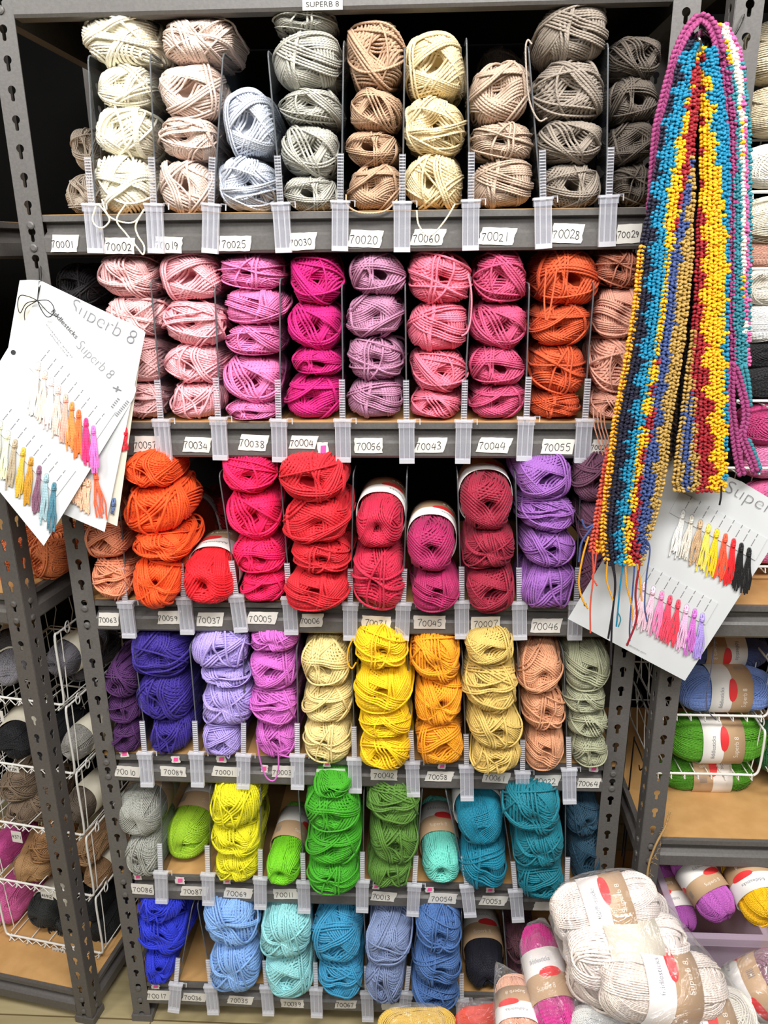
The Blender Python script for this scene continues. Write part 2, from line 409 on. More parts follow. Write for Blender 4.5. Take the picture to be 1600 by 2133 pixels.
# ------------------------------------------------------------------ boltless steel rack builder
def keyhole(cx, cz):
    a = [(cx+.0058*math.cos(t), cz+.0058*math.sin(t)) for t in np.linspace(-PI/2+.5, 1.5*PI-.5, 14)]
    b = [(cx-.0028, cz-.0125), (cx-.0018, cz-.0145), (cx+.0018, cz-.0145), (cx+.0028, cz-.0125)]
    return a+b
_fl = {}
def flange_mesh(H, wd=.036, th=.0018, pitch=.0381, off=.02):
    key = (round(H, 3), wd)
    if key in _fl: return _fl[key]
    c = bpy.data.curves.new('flange', 'CURVE'); c.dimensions = '2D'; c.fill_mode = 'BOTH'; c.extrude = th/2
    def spl(pts):
        s = c.splines.new('POLY'); s.points.add(len(pts)-1); s.use_cyclic_u = True
        for i, (x, y) in enumerate(pts): s.points[i].co = (x, y, 0, 1)
    spl([(0, 0), (wd, 0), (wd, H), (0, H)])
    z = off
    while z < H-.012: spl(keyhole(wd/2, z)); z += pitch
    o = bpy.data.objects.new('flange', c); COL.objects.link(o)
    dg = bpy.context.evaluated_depsgraph_get(); dg.update()
    me = bpy.data.meshes.new_from_object(o.evaluated_get(dg)); bpy.data.objects.remove(o)
    v = np.array([x.co[:] for x in me.vertices]); f = [list(p.vertices) for p in me.polygons]
    _fl[key] = (v, f); return v, f
def add_flange(mb, O, U, H, **k):
    """O corner at floor, U direction of width"""
    v, f = flange_mesh(H, **k); O = np.array(O, float); U = np.array(U, float); Z = np.array([0, 0, 1.]); N = np.cross(U, Z)
    W = O+v[:, :1]*U+v[:, 1:2]*Z+v[:, 2:]*N
    for n in set(len(x) for x in f): mb.add(W, [x for x in f if len(x) == n])
BPROF = [(0, 0), (0, -.009), (.011, -.011), (.011, -.023), (.001, -.028), (-.003, -.032), (-.003, -.052), (.0, -.056), (.020, -.057), (.022, 0)]
def beam(mb, A, B, ztop):
    """stepped beam from A to B (plan points), face towards the right-hand normal"""
    A = np.array([A[0], A[1], ztop], float); B = np.array([B[0], B[1], ztop], float); d = B-A; U = d/np.linalg.norm(d)
    Nn = np.array([-U[1], U[0], 0])
    mb.prism(BPROF, A, Nn, np.array([0, 0, 1.]), d)
def rivets(mb, O, U, N, ztop):
    for dz in (-.014, -.046):
        c = np.array([O[0], O[1], ztop+dz])+U*.018
        mb.tube([c-N*.001, c+N*.0022, c+N*.0034], [.0058, .0056, .0035], 14)
def rack(name, label, O, yaw, W, D, H, shelves, mat, boards=True):
    """O = front left inner corner on the floor; local x runs along the front"""
    c, s = math.cos(yaw), math.sin(yaw); X = np.array([c, s, 0]); Y = np.array([-s, c, 0]); O = np.array(O, float)
    root = empty(name, O); tag(root, label, 'shelving rack')
    def W_(x, y, z=0): return O+X*x+Y*y+np.array([0, 0, z])
    for (x, y, ux, uy) in ((0, 0, -1, 1), (W, 0, 1, 1), (0, D, -1, -1), (W, D, 1, -1)):
        mb = MB()
        if ux < 0: add_flange(mb, W_(x-.036, y), X, H)
        else: add_flange(mb, W_(x, y), X, H)
        if uy > 0: add_flange(mb, W_(x+ux*.036, y), Y, H)
        else: add_flange(mb, W_(x+ux*.036, y-.036), Y, H)
        for i in range(int(H/.0381)-1):   # small corner notches seen as dark slots between flanges
            pass
        fb = W_(x+ux*.018, y+uy*.016, .008); mb.box(fb, (.044, .040, .016), R=np.array([X, Y, [0, 0, 1]]).T)
        if uy > 0:
            for zt in shelves:
                rivets(mb, W_(x-.036 if ux < 0 else x, -.0008), X, -Y, zt)
                so = W_(x+ux*.036, 0); rivets(mb, so, Y, X*ux, zt)
        attach(mb.build('post', mat, smooth=False), root)
    for zt in shelves:
        mb = MB(); beam(mb, W_(0, .001), W_(W, .001), zt); attach(mb.build('front_beam', mat, smooth=False), root)
        for xx in (0, W):
            mb = MB(); n = X*(1 if xx else -1)
            if xx: beam(mb, W_(xx+.034, .03), W_(xx+.034, D-.03), zt)
            else: beam(mb, W_(xx-.034, D-.03), W_(xx-.034, .03), zt)
            attach(mb.build('side_beam', mat, smooth=False), root)
        if boards:
            mb = MB(); mb.box(W_(W/2, D/2+.005, zt-.0025), (W+.05, D-.008, .007), R=np.array([X, Y, [0, 0, 1]]).T)
            attach(mb.build('shelf_board', MDF if zt < 1.9 else BLACKW, smooth=False), root)
    return root
SZ = [1.6053, 1.2904, .9759, .6602, .3815, .1032]
SHT = [z+.001 for z in SZ]
main_rack = rack('shelving_rack', 'grey steel boltless rack of six shelves holding coloured yarn, in the centre', (0, 0, 0), 0, .9, .44, 2.0, SZ+[1.918], STEEL)
bk = MB(); bk.box((.45, .452, 1.0), (.96, .006, 1.96)); attach(bk.build('back_panel', BLACKW, smooth=False), main_rack)
left_rack = rack('shelving_rack', 'dark steel rack at the left with wire baskets, angled toward the aisle',
    (-.12-.90*math.cos(math.radians(-10))-.036*math.cos(math.radians(10)), -.014+.936*math.sin(math.radians(10)), 0), math.radians(-10), .90, .44, 2.0, [.079, .988, 1.60], STEELD)
right_rack = rack('shelving_rack', 'grey steel rack at the right edge with wire baskets and a plastic tub', (1.008, -.03, 0), 0, .9, .44, 2.0, [.115, .527, .994, 1.95], STEEL)

# top sign -----------------------------------------------------------
def paper_tag(cpx, cpy, wpx, hpx, Y, text, label, group, tilt=0, torn=True, printed=False, mat=None, slant=0):
    C = at(cpx, cpy, Y); k = proj_scale(C); w2, h2 = wpx/2*k, hpx/2*k
    U = np.array([math.cos(tilt), 0, math.sin(tilt)]); V = np.array([-math.sin(tilt), 0, math.cos(tilt)]); N = np.array([0, -1., 0])
    mb = MB(); poly = []
    rr = random.Random(int(cpx*7+cpy))
    if torn:
        nb = 7
        for i in range(nb): t = i/(nb-1); poly.append((-w2+2*w2*t, -h2+rr.uniform(-.0004, .0004)))
        for i in range(1, 5): poly.append((w2+slant*w2*.3*(i/5)+rr.uniform(-.0012, .0012), -h2+2*h2*i/5))
        for i in range(nb): t = 1-i/(nb-1); poly.append((-w2+slant*w2*.3+2*w2*t, h2+rr.uniform(-.0004, .0004)))
        for i in range(4, 0, -1): poly.append((-w2+slant*w2*.3*(i/5)+rr.uniform(-.0012, .0012), -h2+2*h2*i/5))
    else: poly = [(-w2, -h2), (w2, -h2), (w2, h2), (-w2, h2)]
    mb.prism(poly, C, U, V, N*.0005)
    o = mb.build('shelf_label', mat or PAPER, smooth=False); tag(o, label, 'label', group)
    if text:
        ib = MB(); P0 = C+N*.0009
        if printed: put_text(ib, text, P0-U*w2*.82-V*h2*.45, U, V, h2*.95, width=w2*1.64)
        else:
            h = min(h2*.95, w2*2*.9/(len(text)*.72)); handwrite(ib, text, P0-U*(len(text)*.70*h/2)-V*h*.62+U*.0, U, V, h, rr)
        wr = ib.build('writing', INK, o, smooth=False)
    return o
def proj_scale(P): return float((P-CAM)@FW)/FPX
paper_tag(672, 9, 84, 21, -.0035, 'SUPERB 8', 'small white printed sign reading SUPERB 8 on the top beam', 'printed signs', torn=False, printed=True)

NROW = ['top', 'second', 'third', 'fourth', 'fifth', 'lowest']
LAB = [
 [(131,507,56,34,'70001','left end of the top shelf edge'),(247,512,64,32,'70002','below the cream stack'),(349,510,58,32,'70019','below the blush beige stack'),(487,507,66,30,'70025','below the pale blue-grey stack'),
  (627,503,54,34,'70030','below the silver grey stack'),(757,497,68,34,'70020','below the tan stack'),(887,494,66,32,'70060','behind the hanging buttercream loop'),(1032,492,72,34,'70021','below the mushroom beige stack'),(1180,486,64,38,'70028','below the taupe grey stack'),(1308,487,50,38,'70029','beside the scarf on the top shelf edge')],
 [(303,925,54,34,'70057','beside the shade cards'),(407,926,56,32,'70034','below the baby pink stack'),(524,922,58,34,'70038','below the candy pink stack'),(628,921,56,28,'70004','below the magenta stack'),
  (768,928,58,32,'70056','below the dusky mauve stack'),(893,927,60,32,'70043','below the salmon pink stack'),(1025,927,66,32,'70044','below the rose stack'),(1160,930,66,32,'70055','below the rust orange stack'),(1250,930,42,30,'70026','partly behind the striped scarf')],
 [(224,1290,42,30,'70063','below the apricot stack'),(350,1286,48,30,'70059','below the bright orange stack'),(435,1290,54,32,'70037','below the protruding scarlet skein'),(542,1287,60,28,'70005','below the hot pink stack'),
  (646,1292,46,30,'70006','partly under the deep red stack'),(784,1296,60,28,'70071','below the crimson stack'),(895,1296,66,30,'70045','below the burgundy magenta stack'),(1012,1298,60,30,'70007','below the wine stack'),(1136,1303,62,32,'70046','below the amethyst stack')],
 [(264,1607,52,26,'70010','below the dark plum stack'),(361,1607,54,24,'70089','below the indigo stack'),(468,1607,56,24,'70001','below the lavender stack'),(588,1607,46,28,'70003','below the orchid stack'),
  (690,1612,60,26,'70068','below the pale lemon stack'),(800,1614,56,26,'70042','below the bright yellow stack'),(912,1617,56,24,'70058','below the golden orange stack'),(1032,1619,54,26,'70061','below the straw gold stack'),(1135,1626,54,26,'70022','below the peach brown stack'),(1225,1631,46,24,'70064','below the sage green stack')],
 [(297,1852,46,26,'70086','below the pearl grey skein'),(402,1856,56,24,'70087','below the lime skein'),(493,1860,58,26,'70069','below the lemon yellow stack'),(595,1862,50,26,'70011','below the apple green skein'),
  (796,1867,50,24,'70013','below the moss green stack'),(920,1871,58,26,'70054','below the aqua skein'),(1024,1876,54,24,'70053','below the teal stack'),(1128,1887,36,22,'','unreadable, beside the bag of cream skeins')],
 [(328,2073,48,26,'70017','below the royal blue stack'),(402,2077,50,22,'70036','below the empty compartment'),(498,2083,52,22,'70035','below the sky blue stack'),(609,2090,48,22,'70039','below the pale aqua stack'),(718,2092,44,22,'70067','below the cerulean stack'),(815,2096,40,20,'','under the slate blue stack')],
]
for r, L in enumerate(LAB):
    for i, (x, y, w_, h_, t, where) in enumerate(L):
        paper_tag(x, y, w_, h_, -.0032, t, ('white paper label handwritten %s, ' % t if t else 'white paper label, ')+where, 'handwritten labels on the shelf edges', tilt=rnd.uniform(-.05, .05), slant=rnd.choice([.5, 1, 0, .8]))
STK = [(1,673,937,22,32,'magenta'),(3,259,1570,18,16,'dark plum'),(3,366,1582,18,15,'indigo'),(3,461,1581,20,16,'lavender'),(3,551,1601,14,18,'orchid'),(3,681,1591,16,14,'pale lemon'),(3,921,1596,16,13,'golden orange'),
       (3,1130,1600,14,13,'peach brown'),(3,1237,1601,18,15,'sage green'),(4,287,1826,16,15,'pearl grey'),(4,375,1834,19,17,'lime'),(4,473,1835,16,14,'lemon yellow'),(4,783,1847,14,12,'moss green'),(4,895,1853,18,14,'aqua'),(4,1021,1854,17,12,'teal'),(5,324,2055,17,12,'royal blue')]
for r, x, y, w_, h_, nm in STK:
    Yp = -.0032 if r == 1 else -.0012
    o = paper_tag(x, y, w_, h_, Yp, '', 'tiny white sticker with a pink highlighter mark below the %s yarn' % nm, 'stickers with pink marks', tilt=rnd.uniform(-.1, .1))
    o.name = 'sticker'
    C = at(x, y, Yp-.0009); k = proj_scale(C); ib = MB()
    ib.prism([(a*w_*k, c*h_*k) for a, c in ((-.28, -.32), (.25, -.25), (.3, .3), (-.2, .27))], C, np.array([1., 0, 0]), np.array([0, 0, 1.]), np.array([0, -.0003, 0]))
    ib.build('pink_mark', PINKINK, o, smooth=False)

# ------------------------------------------------------------------ clear dividers with clips
def make_clip():
    b = MB()
    w2, h = .0115, .064
    b.box((0, -.0125, -h/2), (2*w2, .0012, h))
    for x in (-w2, -w2*.38, w2*.38, w2): b.box((x, -.0095, -h/2), (.0011, .0072, h), 1)
    b.box((0, -.0062, -h/2), (2*w2, .001, h))
    b.box((0, -.0105, -h+.0035), (2*w2+.001, .0075, .007), 1)
    c = MB()
    c.box((0, -.0105, .004), (2*w2+.006, .010, .003), 1); c.box((0, -.0155, .0), (2*w2+.003, .0015, .012)); c.box((-w2-.0015, -.0105, 0), (.0012, .010, .012)); c.box((w2+.0015, -.0105, 0), (.0012, .010, .012))
    c.box((w2+.006, -.008, .006), (.008, .002, .002)); c.box((w2+.0095, -.008, .002), (.0015, .002, .009), 1)
    l = MB(); H = .068
    for x in (-.0042, .0042): l.box((x, -.011, H/2), (.0011, .003, H))
    l.box((0, -.0098, H/2), (.0085, .0006, H))
    for i in range(17): l.box((0, -.0115, .002+i*H/17), (.0085, .0022, .0010), 1)
    return b.mesh('clip_body', False), c.mesh('clip_collar', False), l.mesh('ratchet_ladder', False)
CB, CC, CL = make_clip()
for me in (CB, CC, CL): me.materials.append(CLIP); me.materials.append(CLIPE)
def panel_mesh(h, d=.30):
    pts = [(0, 0), (d, 0), (d, h*.8)] + [(d-.06+.06*math.cos(a), h*.8+.2*h*math.sin(a)) for a in np.linspace(.3, PI/2, 5)] + [(.012+.0-.010*math.sin(a), h-.010+.010*math.cos(a)) for a in np.linspace(0, PI/2, 6)]
    pts = [(p[0], p[1]) for p in pts]
    b = MB(); b.prism(pts, np.array([-.0008, 0, 0]), np.array([0, 1., 0]), np.array([0, 0, 1.]), np.array([.0016, 0, 0]))
    return b.mesh('divider_panel', False)
def edge_mesh(h):
    b = MB(); P = [(0, .0005, 0), (0, .0005, h-.010)]+[(0, .0105-.010*math.cos(a), h-.010+.010*math.sin(a)) for a in np.linspace(.3, PI/2, 5)]+[(0, .05, h+.0005)]
    b.tube(P, .0012, 6); return b.mesh('front_edge')
PM = {}
def divider(r, bx, by, tx, ty, where, clip=True):
    """bx,by: pixel of the collar; tx,ty: pixel of the panel's top front corner"""
    z0 = SHT[r]; P = at(bx, by, -.010); x = P[0]
    T = at(tx, ty, .001); h = float(T[2]-z0); lean = math.atan2(T[0]-x, h)
    root = empty('shelf_divider', (x, 0, z0)); tag(root, 'clear plastic shelf divider with clip and ratchet, '+where, 'shelf divider', 'clear dividers on the yarn rack')
    key = round(h, 2)
    if key not in PM:
        PM[key] = (panel_mesh(key), edge_mesh(key)); PM[key][0].materials.append(ACRY); PM[key][1].materials.append(EDGE)
    p = link('divider_panel', PM[key][0], root); p.rotation_euler = (0, lean, 0)
    e = link('front_edge', PM[key][1], p)
    lz = lean*.6+rnd.uniform(-.02, .02); cz = float(P[2]-z0)
    b = link('clip_body', CB, root); b.location = (0, 0, cz); b.rotation_euler = (0, lz, 0)
    c = link('clip_collar', CC, b)
    l = link('ratchet_ladder', CL, b)
    if r >= 3: b.rotation_euler = (-.10, lz, 0); b.location = (0, -.002, cz)
DV = [
 [(192,432,183,108,'left of the cream stack'),(321,432,312,105,'right of the cream stack'),(440,432,465,112,'left of the pale blue-grey stack'),(585,430,557,98,'left of the silver grey stack'),(709,426,716,90,'left of the tan stack'),(838,428,843,100,'left of the buttercream stack'),(981,424,972,82,'left of the mushroom beige stack'),(1131,420,1100,88,'left of the taupe grey stack'),(1268,415,1267,88,'left of the dark taupe stack')],
 [(336,880,314,588,'right of the soft rose stack'),(455,876,447,592,'right of the baby pink stack'),(581,880,583,588,'right of the candy pink stack'),(714,880,712,590,'right of the magenta stack'),(847,882,844,590,'left of the salmon pink stack'),(966,882,981,582,'left of the rose stack'),(1096,876,1103,588,'left of the rust orange stack'),(1218,880,1238,590,'right of the rust orange stack')],
 [(262,1258,246,1010,'right of the apricot stack'),(384,1250,360,1000,'right of the bright orange stack'),(493,1245,457,992,'left of the hot pink stack'),(603,1250,585,1000,'right of the hot pink stack'),(730,1262,736,985,'right of the deep red stack'),(840,1262,848,982,'right of the crimson stack'),(962,1258,953,985,'left of the wine stack'),(1082,1260,1074,990,'left of the amethyst stack'),(1200,1260,1210,1010,'right of the amethyst stack')],
 [(303,1572,280,1350,'left of the indigo stack'),(410,1572,395,1345,'right of the indigo stack'),(508,1576,507,1350,'right of the lavender stack'),(620,1577,618,1350,'right of the orchid stack'),(739,1584,732,1350,'left of the bright yellow stack'),(859,1592,848,1350,'right of the bright yellow stack'),(972,1600,963,1360,'right of the golden orange stack'),(1088,1612,1078,1350,'left of the peach brown stack'),(1185,1606,1173,1352,'left of the sage green stack')],
 [(336,1820,334,1640,'right of the pearl grey skein'),(434,1824,437,1640,'left of the lemon yellow stack'),(543,1832,542,1648,'right of the lemon yellow stack'),(633,1840,622,1650,'left of the grass green stack'),(755,1838,758,1650,'right of the grass green stack'),(863,1846,880,1640,'left of the aqua skein'),(973,1848,928,1645,'right of the aqua skein'),(1074,1858,1042,1645,'right of the teal stack'),(1180,1850,1178,1650,'left of the ink blue stack')],
 [(367,2052,402,1880,'right of the royal blue stack'),(440,2056,410,1880,'left of the sky blue stack'),(556,2058,530,1885,'right of the sky blue stack'),(659,2062,648,1890,'right of the pale aqua stack'),(765,2070,758,1895,'left of the slate blue stack'),(846,2070,876,1897,'left of the denim blue stack'),(962,2085,962,1905,'left of the black navy skein'),(1062,2090,1048,1905,'right of the black navy skein')],
]
for r, L in enumerate(DV):
    for a in L: divider(r, *a)

# ------------------------------------------------------------------ the skeins on the central rack
# colour name, colour, [pixel boxes from the top of the stack down], options
ROWS = [
 [('cream', '#fffae6', [(172,20,325,140),(198,130,314,222),(198,218,320,322),(193,318,317,452)], {'fl': 1}),
  ('blush beige', '#e9d3c6', [(330,32,490,128),(322,123,462,250),(327,240,454,334),(323,326,444,450)], {}),
  ('pale blue-grey', '#ccd2de', [(462,183,572,328),(450,321,573,450)], {}),
  ('silver grey', '#bab9af', [(563,15,700,82),(570,62,716,197),(577,181,712,269),(580,256,704,370),(588,362,702,445)], {}),
  ('tan', '#c4a285', [(717,32,846,182),(724,178,839,274),(722,268,834,350),(720,340,834,443)], {}),
  ('buttercream', '#ecd9ac', [(840,66,974,210),(841,200,972,322),(845,316,972,445)], {}),
  ('mushroom beige', '#c3ab97', [(975,126,1108,272),(978,250,1115,348),(983,328,1120,440)], {}),
  ('taupe grey', '#978c80', [(1118,2,1272,132),(1108,123,1267,254),(1120,247,1260,346),(1130,335,1254,434)], {}),
  ('dark taupe', '#5f564d', [(1276,65,1380,162),(1270,156,1376,258),(1270,250,1372,344),(1278,336,1366,430)], {})],
 [('soft rose', '#f0bcbc', [(203,528,335,632),(213,617,346,704),(220,698,346,800),(228,795,350,880)], {}),
  ('baby pink', '#fbb6bf', [(330,525,462,637),(332,624,470,733),(340,716,472,802),(347,794,467,880)], {}),
  ('candy pink', '#ee82bb', [(453,526,592,610),(463,598,594,682),(468,672,588,750),(461,738,592,846),(470,836,582,880)], {}),
  ('magenta', '#d5177c', [(597,524,714,630),(597,628,714,735),(604,725,712,785),(590,776,714,887)], {}),
  ('dusky mauve', '#bd84a4', [(721,524,842,617),(721,611,842,712),(723,700,842,798),(723,788,842,882)], {}),
  ('salmon pink', '#f27a93', [(845,520,983,647),(849,628,980,742),(852,728,972,826),(853,812,964,880)], {}),
  ('rose', '#d2507a', [(985,521,1101,628),(979,628,1100,734),(977,720,1095,808),(977,798,1093,880)], {}),
  ('rust orange', '#d9592f', [(1112,518,1248,652),(1105,632,1232,720),(1104,713,1226,830),(1105,818,1214,880)], {}),
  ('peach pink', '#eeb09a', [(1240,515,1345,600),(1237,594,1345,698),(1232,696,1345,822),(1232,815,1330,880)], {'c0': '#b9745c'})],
 [('apricot', '#ee9a74', [(178,1090,266,1167),(188,1160,272,1245)], {}),
  ('bright orange', '#ff5a1c', [(258,945,364,1022),(253,1013,389,1127),(275,1108,397,1177),(272,1162,377,1262)], {}),
  ('scarlet', '#f81c2c', [(370,1140,486,1284)], {'band': [0], 'ext': 1}),
  ('hot pink', '#f7155f', [(457,945,575,1032),(470,1018,589,1132),(482,1118,592,1202),(495,1190,594,1250)], {}),
  ('deep red', '#dc2231', [(580,943,722,1047),(586,1038,730,1150),(603,1128,730,1210),(590,1190,727,1295)], {}),
  ('crimson', '#cf2347', [(735,1028,846,1142),(733,1140,847,1264)], {'band': [0]}),
  ('burgundy magenta', '#b02360', [(845,1082,957,1200),(852,1192,955,1270)], {'band': [0]}),
  ('wine', '#9a1c38', [(955,982,1077,1112),(962,1106,1075,1197),(968,1178,1075,1267)], {'band': [0], 'dk': 1}),
  ('amethyst', '#9a62b4', [(1074,948,1192,1052),(1081,1038,1200,1122),(1083,1106,1198,1188),(1084,1173,1199,1266)], {}),
  ('dark plum', '#6b4058', [(1195,945,1300,1042),(1205,1040,1290,1140),(1210,1138,1300,1270)], {})],
 [('deep purple', '#4d225c', [(212,1345,284,1458),(222,1448,292,1512),(230,1500,294,1562)], {}),
  ('indigo', '#3c2a92', [(272,1315,392,1412),(288,1402,400,1502),(312,1492,402,1562)], {}),
  ('lavender', '#b9a6ec', [(395,1308,522,1400),(413,1388,522,1432),(412,1424,524,1517),(420,1508,504,1572)], {}),
  ('orchid', '#da70cd', [(518,1305,622,1360),(519,1350,619,1442),(517,1428,622,1524),(524,1506,618,1572)], {}),
  ('pale lemon', '#f4df99', [(627,1322,729,1434),(627,1426,735,1508),(632,1500,735,1582)], {}),
  ('bright yellow', '#ffd414', [(734,1312,850,1405),(732,1392,857,1492),(746,1478,858,1548),(747,1528,858,1605)], {}),
  ('golden orange', '#fba81d', [(854,1318,963,1430),(862,1416,967,1522),(864,1502,967,1594)], {}),
  ('straw gold', '#dfc06a', [(965,1315,1072,1386),(966,1380,1082,1488),(969,1478,1086,1574),(978,1548,1087,1627)], {}),
  ('peach brown', '#dd9f78', [(1081,1318,1175,1449),(1084,1436,1178,1528),(1093,1516,1177,1597)], {}),
  ('sage green', '#a9ab8e', [(1175,1335,1272,1442),(1178,1432,1270,1488),(1180,1478,1266,1538),(1187,1526,1265,1595)], {})],
 [('pearl grey', '#a9aaa2', [(235,1640,334,1754),(262,1742,337,1822)], {'band': [0], 'td': [0], 'kb': 1}),
  ('lime', '#a9d42f', [(337,1672,434,1787)], {'band': [0], 'td': [0], 'kb': 1, 'ext': 1}),
  ('lemon yellow', '#efe81e', [(437,1632,544,1724),(441,1714,544,1792),(442,1772,538,1834)], {}),
  ('apple green', '#7bd420', [(548,1722,630,1847)], {'band': [0], 'kb': 1, 'ext': 1}),
  ('grass green', '#45ad22', [(652,1622,734,1664),(631,1648,747,1737),(636,1725,752,1810),(639,1795,750,1887)], {}),
  ('moss green', '#5c8a34', [(763,1632,875,1722),(764,1710,870,1808),(764,1786,862,1846)], {}),
  ('aqua', '#77dccb', [(871,1708,962,1843)], {'band': [0], 'kb': 1, 'ext': 1}),
  ('teal', '#11839f', [(943,1660,1052,1774),(960,1758,1062,1852)], {'band': [0], 'td': [0]}),
  ('deep teal', '#157d8f', [(1049,1638,1174,1747),(1069,1728,1178,1822),(1079,1800,1180,1880)], {}),
  ('ink blue', '#1d4257', [(1182,1645,1254,1735),(1184,1730,1254,1838)], {})],
 [('royal blue', '#2b3bd8', [(288,1862,385,1922),(283,1908,392,1992),(297,1978,364,2044)], {}),
  ('sky blue', '#8cb8f2', [(415,1880,532,1988),(432,1965,542,2070)], {}),
  ('pale aqua', '#9ddfe3', [(535,1898,646,1998),(550,1985,652,2077)], {}),
  ('cerulean', '#3f9fca', [(649,1890,754,2010),(662,1996,758,2078)], {}),
  ('slate blue', '#8b9cc4', [(761,1912,858,2014),(764,2004,847,2098)], {}),
  ('denim blue', '#5077b4', [(864,1895,962,1985),(860,1975,963,2056),(855,2042,957,2100)], {}),
  ('black navy', '#1d1d2b', [(966,1945,1056,2062)], {'band': [0], 'kb': 1, 'td': [0]}),
  ('dark maroon', '#4a2630', [(1056,1905,1120,2000),(1060,1995,1120,2070)], {})],
]
POS = {1: ['lone skein'], 2: ['upper of two', 'lower of two'], 3: ['topmost of three', 'middle of three', 'bottom of three'], 4: ['topmost of four', 'second of four from the top', 'third of four from the top', 'bottom of four'],
       5: ['topmost of five', 'second of five from the top', 'middle of five', 'fourth of five from the top', 'bottom of five']}
SK = {}
PLACED = {}
kk = 0
for r, cols in enumerate(ROWS):
    zs = SHT[r]
    for nm, hx, boxes, op in cols:
        n = len(boxes); bx = boxes[-1]; cxb = (bx[0]+bx[2])/2
        if r <= 1: yf = .004
        else:
            yf = float(atz(cxb, bx[3], zs+.010)[1])-.012; yf = min(.045, max(-.05, yf))
        if op.get('ext'): yf = min(yf, .02)
        prev = None
        for i in range(n-1, -1, -1):
            x0, y0, x1, y1 = boxes[i]; ym = yf+.022
            cx, cy = (x0+x1)/2, (y0+y1)/2
            wd = at(x1, cy, ym)[0]-at(x0, cy, ym)[0]
            zt, zb = at(cx, y0, ym)[2], at(cx, y1, ym)[2]
            if i == n-1: zb = max(zs, zb) if r <= 1 else zs
            else: zb = prev
            if i == n-1 and r > 1: pass
            h = zt-zb
            top = (i == 0)
            if r >= 2 and (top or n == 1): h = min(h, wd*(1.0 if r < 4 else .98))
            h = max(h, .032)
            ov = .07*h
            cz = zb+h/2-(ov*.3 if i < n-1 else 0)
            h2 = h/2*(1.08 if i < n-1 else 1.02)
            rs = random.Random(r*100+i*7+int(cxb)); 
            L = .078+rs.uniform(-.003, .004)
            if 'band' in op and i in op['band']: L = .108 if op.get('ext') else .098
            if 'td' in op and i in op['td']: proto = TIDY[kk % 3]
            elif 'band' in op and i in op['band']: proto = BANDED[kk % 3]
            elif op.get('fl'): proto = FLUFFY[kk % 3]
            else: proto = PROTO[(kk*5+i*3+r) % 12]
            kk += 1
            xc = at(cx, cy, ym)[0]
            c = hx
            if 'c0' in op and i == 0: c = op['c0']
            # skein's front bulge sits at yf; its body runs back along the shelf
            sp = rs.uniform(-.10, .10); flip = rs.choice([0, PI])
            rot = rot_axis((rs.uniform(-.06, .06), 1, rs.uniform(-.02, .05)), spin=flip+sp*.4)
            a = 1.0
            lbl = '%s yarn skein, %s, on the %s shelf' % (nm, POS[n][i], NROW[r]) if n > 1 else '%s yarn skein lying alone on the %s shelf' % (nm, NROW[r])
            bnd = None
            if 'band' in op and i in op['band']: bnd = 1 if op.get('kb') else 0
            yy = yf+L+rs.uniform(-.004, .004)-.004
            # place so that the widest visible slice projects on the measured centre
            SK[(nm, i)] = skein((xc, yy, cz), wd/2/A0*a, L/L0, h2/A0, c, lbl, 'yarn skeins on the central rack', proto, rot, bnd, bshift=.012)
            prev = cz+h2*.90 if i < n-1 else zb+h*.96
            PLACED[(nm, i)] = (xc, yf, cz, wd/2, h2)

# skeins standing further back on the shelves, and stacks partly hidden by the cards
EXTRA = [
 ('ivory', '#cdbfae', (146, 258, 212, 356), .26, None, 'dim ivory yarn skein far back at the left of the top shelf, upper one'),
 ('ivory', '#cdbfae', (137, 354, 208, 448), .26, None, 'dim ivory yarn skein far back at the left of the top shelf, lower one'),
 ('mushroom', '#b5a79b', (985, 100, 1095, 215), .20, None, 'grey beige yarn skein peeking out behind the mushroom beige stack'),
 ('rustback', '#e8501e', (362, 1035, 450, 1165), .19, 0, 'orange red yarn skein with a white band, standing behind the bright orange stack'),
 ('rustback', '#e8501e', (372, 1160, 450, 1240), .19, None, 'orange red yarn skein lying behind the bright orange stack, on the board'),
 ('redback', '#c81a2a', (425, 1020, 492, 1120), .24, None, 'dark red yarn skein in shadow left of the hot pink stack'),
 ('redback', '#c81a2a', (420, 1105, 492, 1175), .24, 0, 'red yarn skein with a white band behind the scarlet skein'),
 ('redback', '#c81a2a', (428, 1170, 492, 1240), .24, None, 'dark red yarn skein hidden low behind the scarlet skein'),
 ('char', '#2f2d30', (112, 552, 206, 640), .05, None, 'charcoal yarn skein at the left end of the second shelf, above the shade cards'),
 ('char', '#2f2d30', (120, 638, 212, 722), .05, None, 'charcoal yarn skein at the left end of the second shelf, behind the shade cards'),
 ('char', '#2f2d30', (130, 720, 218, 800), .05, None, 'charcoal yarn skein third down at the left end of the second shelf'),
 ('char', '#2f2d30', (140, 798, 224, 870), .05, None, 'charcoal yarn skein on the board at the left end of the second shelf'),
 ('apr', '#ee9a74', (168, 1010, 262, 1092), -.0, None, 'apricot yarn skein just behind the lower tip of the shade cards'),
 ('cob', '#5578c8', (1212, 1062, 1296, 1142), -.035, None, 'cornflower blue yarn skein behind the orange edge of the scarf'),
 ('plumb', '#5c3a4e', (1120, 1990, 1180, 2070), .06, None, 'dark wine yarn skein behind the bag on the lowest shelf'),
 ('gpb', '#8c8d84', (262, 1655, 335, 1740), .20, None, 'grey yarn skein behind the pearl grey skein on the fifth shelf'),
]
